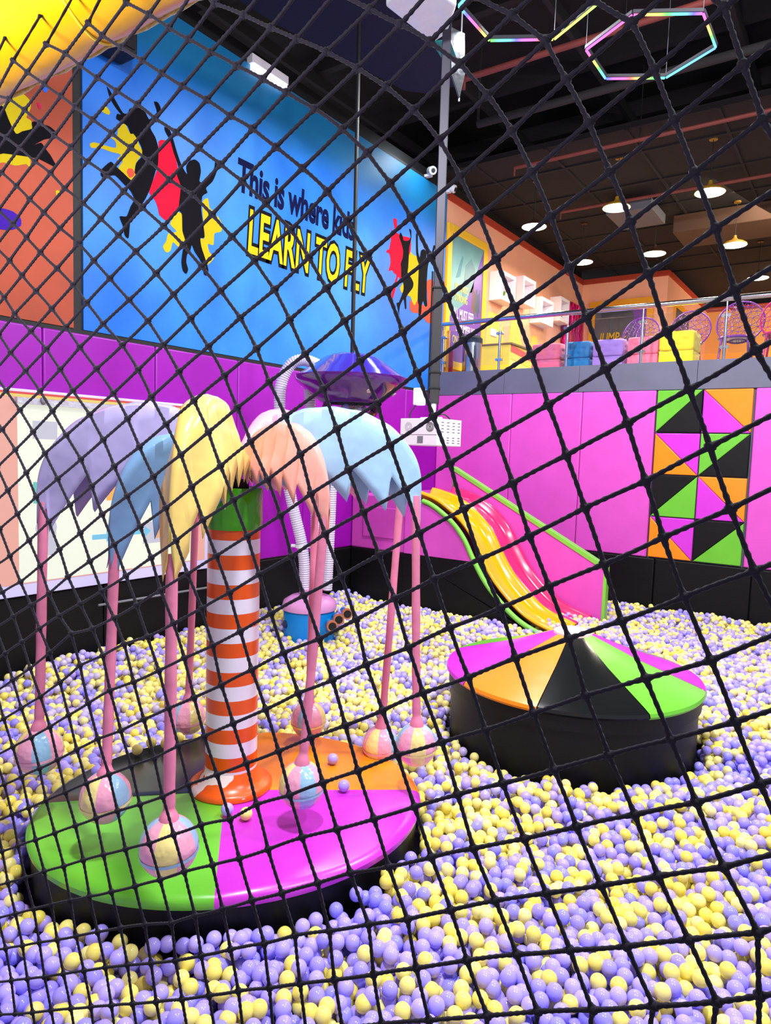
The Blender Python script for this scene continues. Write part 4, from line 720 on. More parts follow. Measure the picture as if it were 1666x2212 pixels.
MB().box((-5.86, 17.23, 4.3), (-4.62, 17.27, 5.84), mat('poster grey', (88, 92, 102), 0.35, vary=0.3, vscale=2)).build('print', t)
MB().prism([(-4.98, 17.22, 5.84), (-4.62, 17.22, 5.84), (-4.62, 17.22, 4.3), (-4.80, 17.22, 4.3), (-4.85, 17.22, 5.2)], (0, 0.008, 0), PP).build('purple_shape', t)
MB().prism([(-5.7, 17.22, 5.70), (-5.0, 17.22, 5.76), (-5.0, 17.22, 5.66), (-5.7, 17.22, 5.58)], (0, 0.008, 0), mat('poster slate', (60, 70, 85), 0.4)).build('slate_band', t)
text_obj('lettering', 'JUMP-E', mat('gold ink', (215, 170, 30), 0.4), 0.32, FRONT_TXT(-5.72, 17.21, 4.98), t, 0.003, 0.02, sx=0.66, shear=0.15, label='gold lettering')
text_obj('lettering', 'REPEAT', mat('grey ink', (185, 180, 190), 0.4), 0.26, FRONT_TXT(-5.74, 17.21, 4.70), t, 0.003, 0.0, sx=0.7, shear=0.15, label='grey lettering')
t = thing('framed_poster', 'yellow edged dark poster on the far return wall behind the openwork chairs', 'poster', (-4.19, 18.8, 4.6))
MB().box((-4.199, 18.0, 4.4), (-4.16, 19.6, 6.0), F).build('frame', t); MB().box((-4.16, 18.1, 4.4), (-4.15, 19.5, 5.85), mat('poster dark', (70, 72, 75), 0.4)).build('print', t)
# pieces of painted pattern low on the peach wall
MB().prism([(XL + 0.002, *p) for p in ((12.2, 4.87), (12.75, 4.92), (13.05, 4.2), (12.1, 4.2))], (0.002, 0, 0), mat('painted yellow', (250, 205, 95), 0.45)).prism([(XL + 0.002, *p) for p in ((13.25, 4.98), (13.55, 4.98), (13.95, 4.2), (13.1, 4.2))], (0.002, 0, 0), mat('painted yellow', (250, 205, 95), 0.45)).prism([(XL + 0.002, *p) for p in ((14.3, 4.75), (14.6, 4.78), (14.75, 4.2), (14.2, 4.2))], (0.002, 0, 0), mat('painted yellow', (250, 205, 95), 0.45)).build('painted_pattern', wl)
M_LEAF = mat('succulent leaf', (95, 150, 40), 0.5); M_CUBE = mat('white shelf paint', (240, 232, 240), 0.5)
CB = [(12.20, 12.82, 5.08, 5.62, 1, 'first white box shelf from the tall poster, holding a spiky plant'), (13.18, 13.80, 5.20, 5.74, 1, 'second white box shelf from the tall poster'),
      (14.14, 14.84, 4.98, 5.52, 0, 'third white box shelf from the tall poster, empty and set low'), (15.22, 15.78, 5.20, 5.74, 1, 'box shelf farthest from the tall poster, next to the pink tinsel')]
for i, (y0, y1, z0, z1, pl, lab) in enumerate(CB):
    t = thing('box_shelf', 'white square ' + lab if i > 2 else lab, 'shelf', (XL, (y0 + y1) / 2, z0), 'white box shelves on the peach wall'); d = 0.26; th = 0.07; x0 = XL + 0.002
    MB().box((x0, y0, z0), (x0 + d, y1, z0 + th), M_CUBE).box((x0, y0, z1 - th), (x0 + d, y1, z1), M_CUBE).box((x0, y0, z0 + th), (x0 + d, y0 + th, z1 - th), M_CUBE).box((x0, y1 - th, z0 + th), (x0 + d, y1, z1 - th), M_CUBE).build('box_frame', t, bevel=0.004)
    MB().box((x0, y0 + th, z0 + th), (x0 + 0.02, y1 - th, z1 - th), mat('shelf back', (215, 190, 210), 0.6)).build('back', t)
    if pl:
        c_ = Vector((x0 + 0.17, (y0 + y1) / 2 - 0.02, z0 + th)); p_ = thing('succulent', ('green spiky succulent in the box shelf nearest the tall poster', 'small green succulent in the second box shelf from the tall poster', '', 'small green succulent in the box shelf nearest the pink tinsel')[i], 'plant', c_, 'succulents in the box shelves')
        MB().lathe([(0.035, 0), (0.045, 0.05), (0.04, 0.05), (0, 0.045)], M_CUBE, 16, c_).build('pot', p_, smooth=40)
        lf = MB(); rg = random.Random(i)
        for k in range(18):
            a = rg.uniform(0, 2 * PI); e = rg.uniform(0.3, 1.3); dv = Vector((math.cos(a) * math.cos(e), math.sin(a) * math.cos(e), math.sin(e))); s = c_ + Vector((0, 0, 0.045))
            lf.tube([s, s + dv * 0.05, s + dv * 0.10 + Vector((0, 0, 0.01))], [0.012, 0.010, 0.001], M_LEAF, 6)
        lf.build('leaves', p_, smooth=50)
t = thing('light_switch', 'small white switch plate on the peach wall above the yellow cabinet', 'switch', (XL, 12.45, 4.5)); MB().box((XL + 0.004, 12.32, 4.44), (XL + 0.02, 12.58, 4.58), M_WHITE).build('plate', t, bevel=0.004)
MB().box((XL + 0.02, 12.36, 4.47), (XL + 0.026, 12.43, 4.55), M_WHITE).box((XL + 0.02, 12.47, 4.47), (XL + 0.026, 12.54, 4.55), M_WHITE).build('rocker', t, bevel=0.002)
mt = MB(); rg = random.Random(7); M_TIN = mat('pink tinsel', (235, 40, 150), 0.15, 0.7)
for k in range(420):
    y = 15.95 + 1.3 * (k / 420); xo = XL + 0.03 + rg.random() * 0.06; L_ = rg.uniform(1.3, 2.0); P = [(xo + rg.uniform(-.012, .012), y + rg.uniform(-.02, .02), 5.85 - L_ * j / 9) for j in range(10)]
    vs = []
    for j, p in enumerate(P): a = rg.uniform(0, PI); vs += [(p[0] - 0.006 * math.cos(a), p[1] - 0.014 * math.sin(a) - 0.004, p[2]), (p[0] + 0.006 * math.cos(a), p[1] + 0.014 * math.sin(a) + 0.004, p[2])]
    mt.add(vs, [(2 * j, 2 * j + 1, 2 * j + 3, 2 * j + 2) for j in range(9)], M_TIN)
o = mt.build('tinsel_curtain'); tag(o, 'shiny pink tinsel curtain hanging in the corner of the peach walls', 'curtain', kind='stuff')
# openwork chairs
def chair(x, y, s, m, lab, seed):
    t = thing('openwork_chair', lab, 'chair', (x, y, 3.49), 'round backed openwork chairs'); rg = random.Random(seed); R = 0.30 * s; cz_ = 3.49 + 0.70 * s
    pts = [Vector((R * math.cos(a), R * math.sin(a))) for a in [2 * PI * k / 28 for k in range(28)]]
    while len(pts) < 75:
        q = Vector((rg.uniform(-R, R), rg.uniform(-R, R)))
        if q.length < R * 0.92 and min((q - p).length for p in pts) > 0.055 * s: pts.append(q)
    v2, e2, f2, *_ = delaunay_2d_cdt(pts, [], [], 0, 1e-5)
    mb = MB(); mb.add([(x + v.x, y - 0.02 - 0.10 * s + 0.35 * (v.x ** 2) + 0.10 * (v.y / R + 0.3), cz_ + v.y) for v in v2], [tuple(f) for f in f2], m); o = mb.build('backrest', t, smooth=60)
    wf = o.modifiers.new('openwork', 'WIREFRAME'); wf.thickness = 0.016; wf.use_even_offset = False
    MB().tube([(x + v.x, y - 0.02 - 0.10 * s + 0.35 * (v.x ** 2) + 0.10 * (v.y / R + 0.3), cz_ + v.y) for v in pts[:28]], 0.013, m, 8, closed=True).build('back_rim', t, smooth=50)
    MB().lathe([(0, 3.49 + 0.43 * s), (0.22 * s, 3.49 + 0.43 * s), (0.24 * s, 3.49 + 0.45 * s), (0.22 * s, 3.49 + 0.47 * s), (0, 3.49 + 0.46 * s)], m, 28, (x, y - 0.28 * s, 0)).build('seat', t, smooth=40)
    for sx in (-1, 1):
        for sy in (-1, 1): MB().tube([(x + sx * 0.16 * s, y - 0.28 * s + sy * 0.14 * s, 3.49 + 0.44 * s), (x + sx * 0.20 * s, y - 0.28 * s + sy * 0.18 * s, 3.49)], [0.018, 0.014], m, 10).build('leg', t, smooth=40)
CHP, CHM = mat('translucent purple plastic', (110, 45, 150), 0.2, coat=0.3), mat('translucent magenta plastic', (190, 25, 120), 0.2, coat=0.3)
chair(-3.30, 12.1, 1.0, CHP, 'purple openwork chair behind the light pink stool', 1)
chair(-2.52, 12.0, 1.02, CHP, 'purple openwork chair behind the yellow stool', 2)
chair(-1.80, 12.0, 1.1, CHP, 'purple openwork chair right of the yellow stool', 3)
chair(-1.18, 11.8, 1.08, CHM, 'magenta openwork chair at the right edge of the picture', 4)

# ================================================================ CEILING THINGS
M_SH = mat('yellow lamp shade', (150, 110, 20), 0.5); M_SHK = mat('copper lamp shade', (60, 34, 26), 0.4); M_DISC = mat('lamp disc', (255, 248, 215), 0.5, emit=9.0, ergb=(255, 246, 200))
LP = [(-4.98, 11.30, 0, 'pendant lamp nearest the tall poster, left of the front row'), (-3.53, 11.08, 1, 'yellow shaded pendant lamp, middle of the front row'), (-2.20, 11.12, 1, 'pendant lamp at the right of the front row'),
      (-5.0, 13.75, 0, 'pendant lamp at the left of the second row, near the red trim'), (-3.64, 13.83, 0, 'pendant lamp in the middle of the second row'), (-2.29, 13.95, 1, 'pendant lamp at the right of the second row'), (-2.23, 16.6, 0, 'pendant lamp in the back row by the right picture edge')]
for i, (x, y, ye, lab) in enumerate(LP):
    z = 6.0; t = thing('pendant_lamp', lab, 'lamp', (x, y, z), 'dome pendant lamps over the mezzanine'); s = 0.21
    MB().lathe([(s, 0), (s * 0.96, 0.025), (s * 0.7, 0.06), (s * 0.3, 0.09), (0.03, 0.13), (0.025, 0.17), (0, 0.17)], M_SH if ye else M_SHK, 32, (x, y, z)).build('lamp_shade', t, smooth=50)
    MB().lathe([(0, -0.028), (s * 0.6, -0.022), (s * 0.95, -0.004), (s * 0.96, 0.006), (0, 0.006)], M_DISC, 32, (x, y, z)).build('glowing_disc', t)
    MB().tube([(x, y, z + 0.17), (x, y, 6.77)], 0.006, M_BLK, 6).build('cord', t)
    MB().lathe([(0, 0), (0.06, 0), (0.06, 0.03), (0, 0.03)], M_SH if ye else M_SHK, 16, (x, y, 6.735)).build('ceiling_cup', t)
    area('pendant_light', (x, y, z - 0.035), 0.36, 46, (1, 0.90, 0.72))
area('mezzanine_fill', (-1.5, 13.5, 6.2), 2.0, 90, (1, 0.84, 0.66), (-3.5, 14.0, 3.5))
def neon():
    m, nt, b = nodes('rainbow light tube'); b.inputs['Base Color'].default_value = (0, 0, 0, 1); b.inputs['Specular IOR Level'].default_value = 0; tc = nt.nodes.new('ShaderNodeTexCoord'); sp = nt.nodes.new('ShaderNodeSeparateXYZ'); nt.links.new(tc.outputs['Object'], sp.inputs[0])
    a = nt.nodes.new('ShaderNodeMath'); a.operation = 'MULTIPLY_ADD'; a.inputs[1].default_value = 0.9; nt.links.new(sp.outputs['X'], a.inputs[0])
    m2 = nt.nodes.new('ShaderNodeMath'); m2.operation = 'MULTIPLY'; m2.inputs[1].default_value = 1.3; nt.links.new(sp.outputs['Y'], m2.inputs[0]); nt.links.new(m2.outputs[0], a.inputs[2])
    fr = nt.nodes.new('ShaderNodeMath'); fr.operation = 'FRACT'; nt.links.new(a.outputs[0], fr.inputs[0])
    c = nt.nodes.new('ShaderNodeCombineColor'); c.mode = 'HSV'; nt.links.new(fr.outputs[0], c.inputs[0]); c.inputs[1].default_value = 0.8; c.inputs[2].default_value = 1
    nt.links.new(c.outputs[0], b.inputs['Emission Color']); b.inputs['Emission Strength'].default_value = 1.7; return m
M_NEON = neon(); M_HOUS = mat('lamp channel', (60, 58, 66), 0.6)
for (hx, hy, lab) in ((-2.11, 7.40, 'rainbow lit hexagon of light tubes, fully in view at upper right'), (-2.86, 6.12, 'rainbow lit hexagon of light tubes cut by the top edge of the picture')):
    t = thing('hexagon_light', lab, 'light', (hx, hy, 6.2), 'rainbow hexagon lights'); s = 0.63
    pv = [Vector((hx + s * math.cos(PI / 3 * k + PI / 2), hy + s * math.sin(PI / 3 * k + PI / 2), 6.2)) for k in range(6)]
    for k in range(6):
        a_, b_ = pv[k], pv[(k + 1) % 6]; dd = (b_ - a_).normalized() * 0.01
        MB().tube([a_ + dd, b_ - dd], 0.012, M_NEON, 10).build('light_tube', t, smooth=60)
        n_ = Vector((-dd.y, dd.x, 0)).normalized() * 0.016
        MB().prism([a_ + n_ + Vector((0, 0, 0.012)), a_ - n_ + Vector((0, 0, 0.012)), b_ - n_ + Vector((0, 0, 0.012)), b_ + n_ + Vector((0, 0, 0.012))], (0, 0, 0.03), M_HOUS).build('channel', t)
    for k in (0, 2, 4): MB().tube([pv[k] + Vector((0, 0, 0.04)), pv[k] + Vector((0, 0, 1.5))], 0.003, M_GREY, 6).build('hanging_wire', t)
for y, z, x0, x1, r, lab in ((7.60, 6.6, -4.34, 5, 0.035, 'orange red sprinkler pipe across the ceiling, nearest'), (10.27, 6.6, -4.9, 5, 0.028, 'dark red sprinkler pipe across the ceiling in front of the lamps'), (12.5, 6.6, -5.0, 5, 0.028, 'dark red sprinkler pipe across the ceiling over the first lamp row')):
    o = MB().tube([(x0, y, z), (x1, y, z)], r, M_PIPE, 12).tube([(x0, y, z), (x0, y, z - 0.12)], r * 0.6, M_PIPE, 8).tube([(x0 + 1.9, y, z), (x0 + 1.9, y, 7.6)], 0.008, M_BLK, 6).build('ceiling_pipe', smooth=50); tag(o, lab, 'pipe', 'sprinkler pipes')
o = MB().tube([(-4.75, 8.74, 6.62), (5, 8.74, 6.62)], 0.05, M_BEAM, 12).tube([(-4.75, 8.74, 6.62), (-4.75, 8.74, 7.6)], 0.02, M_BEAM, 8).build('ceiling_conduit', smooth=50); tag(o, 'thick dark grey conduit crossing the ceiling behind the hexagon light', 'conduit')
t = thing('air_duct', 'brown box shaped air duct under the ceiling behind the pendant lamps', 'duct', (-0.8, 14.6, 6.55)); MB().box((-3.4, 14.1, 6.42), (5, 15.2, 6.74), mat('brown duct', (84, 58, 40), 0.8)).build('body', t, bevel=0.01)
MB().box((-4.2, 12.6, 6.45), (-3.42, 13.6, 6.62), mat('grey vent', (95, 95, 100), 0.6)).build('vent', t, bevel=0.01)
t = thing('ceiling_baffle', 'large navy blue cloth panel slung under the ceiling above the mural', 'ceiling panel', (-4.9, 6.4, 6.7))
MB().prism([(-5.75, 3.9, 6.62), (-5.55, 5.67, 6.62), (-5.13, 7.5, 6.62), (-4.95, 7.68, 6.62), (-4.43, 7.75, 6.62), (-4.04, 6.61, 6.62), (-4.05, 3.9, 6.62)], (0, 0, 0.05), M_NAVY).build('cloth', t, bevel=0.02)
MB().tube([(-5.0, 6.9, 6.64), (-4.1, 7.0, 6.64)], 0.012, M_BLK).tube([(-5.3, 6.2, 6.67), (-5.3, 6.2, 7.6)], 0.008, M_BLK).build('cross_bar', t)
t = thing('flood_light', 'bright square flood light in crumpled wrapping, beside the ceiling post at the top', 'light', (-3.15, 4.95, 5.62))
LM = mat('flood lens', (190, 196, 205), 0.3, emit=0.35, bump=0.9, bscale=7)
MB().prism([(-3.40, 4.66, 5.60), (-3.0, 4.45, 5.60), (-2.92, 4.95, 5.60), (-3.17, 5.23, 5.60), (-3.34, 5.28, 5.60)], (0, 0, 0.09), LM).build('wrapped_lens', t, bevel=0.02)
MB().prism([(-3.38, 4.68, 5.69), (-3.0, 4.50, 5.69), (-2.95, 4.92, 5.69), (-3.16, 5.18, 5.69), (-3.33, 5.24, 5.69)], (0, 0, 0.08), M_WHITE).build('housing', t)
MB().tube([(-3.15, 4.9, 5.75), (-3.15, 4.9, 7.8)], 0.012, M_BLK).build('hanging_rod', t)
o = MB().prism([(-3.32, 5.24, 5.58), (-3.17, 5.30, 5.58), (-3.22, 5.48, 5.55), (-3.34, 5.46, 5.55)], (0, 0, 0.02), mat('teal lit film', (0, 150, 140), 0.4)).build('teal_film'); 
o.parent = t; o.matrix_parent_inverse = Matrix.Translation(-Vector(t.location))
o = MB().prism([(-3.81, 6.36, 6.40), (-3.70, 6.43, 6.34), (-3.66, 6.40, 5.92), (-3.70, 6.38, 5.70), (-3.78, 6.33, 5.94)], (0.02, -0.015, 0), mat('clear plastic sheet', (105, 108, 112), 0.3, bump=0.8, bscale=9)).build('sheet')
t = thing('plastic_sheet', 'strip of crumpled clear plastic hanging beside the ceiling post', 'plastic sheet', (-3.74, 6.38, 5.7)); o.parent = t; o.matrix_parent_inverse = Matrix.Translation(-Vector(t.location))
MB().tube([(-3.72, 6.42, 5.7), (-3.72, 6.42, 7.6)], 0.008, M_WHITE, 6).build('hanging_cord', t)

t = thing('strip_light', 'short white strip light on the top edge of the blue mural', 'light', (-6.1, 6.1, 6.5))
MB().box((-6.24, 5.85, 6.50), (-6.12, 6.45, 6.60), M_WHITE).build('housing', t, bevel=0.005)
MB().box((-6.21, 5.88, 6.44), (-6.115, 6.42, 6.50), mat('strip lens', (250, 250, 255), 0.4, emit=2.0)).build('lens', t)
# ================================================================ YELLOW TUBE OF THE NET FRAME
t = thing('padded_tube', 'shiny yellow padded tube along the top of the net at the upper left', 'padded tube', (-1.0, 0.635, 2.79))
TY_, TZ_, TR_ = 0.640, 2.795, 0.078
mb = MB(); P = [(-2.6 + 0.03 * k, TY_ + 0.0015 * math.sin(k * 1.3), TZ_ + 0.001 * math.sin(k * 0.9)) for k in range(110)]
mb.tube(P, [TR_ * (1 + 0.012 * math.sin(k * 0.55) + 0.006 * math.sin(k * 1.9)) for k in range(110)], mat('yellow tube vinyl', (236, 172, 0), 0.36, bump=0.06, bscale=9, coat=0.15), 40).build('vinyl_cover', t, smooth=60)
MB().tube([(-1.018 + 0.014 * math.sin(a * 2), TY_ + (TR_ + 0.001) * math.sin(a), TZ_ + (TR_ + 0.001) * math.cos(a)) for a in [2 * PI * k / 40 for k in range(40)]], 0.0022, mat('yellow seam', (255, 232, 60), 0.4), 6, closed=True).build('seam', t, smooth=60)
P = [(-2.6 + 0.02 * k, TY_ + TR_ * 0.69 + 0.001 * math.sin(k), TZ_ - TR_ * 0.73 + 0.001 * math.sin(k * 2.3)) for k in range(165)]
MB().tube(P, [0.0035 + 0.0012 * math.sin(k * 1.7) for k in range(165)], mat('clear tape', (235, 215, 120), 0.15, bump=0.5, bscale=60), 8).build('clear_wrap_edge', t, smooth=60)

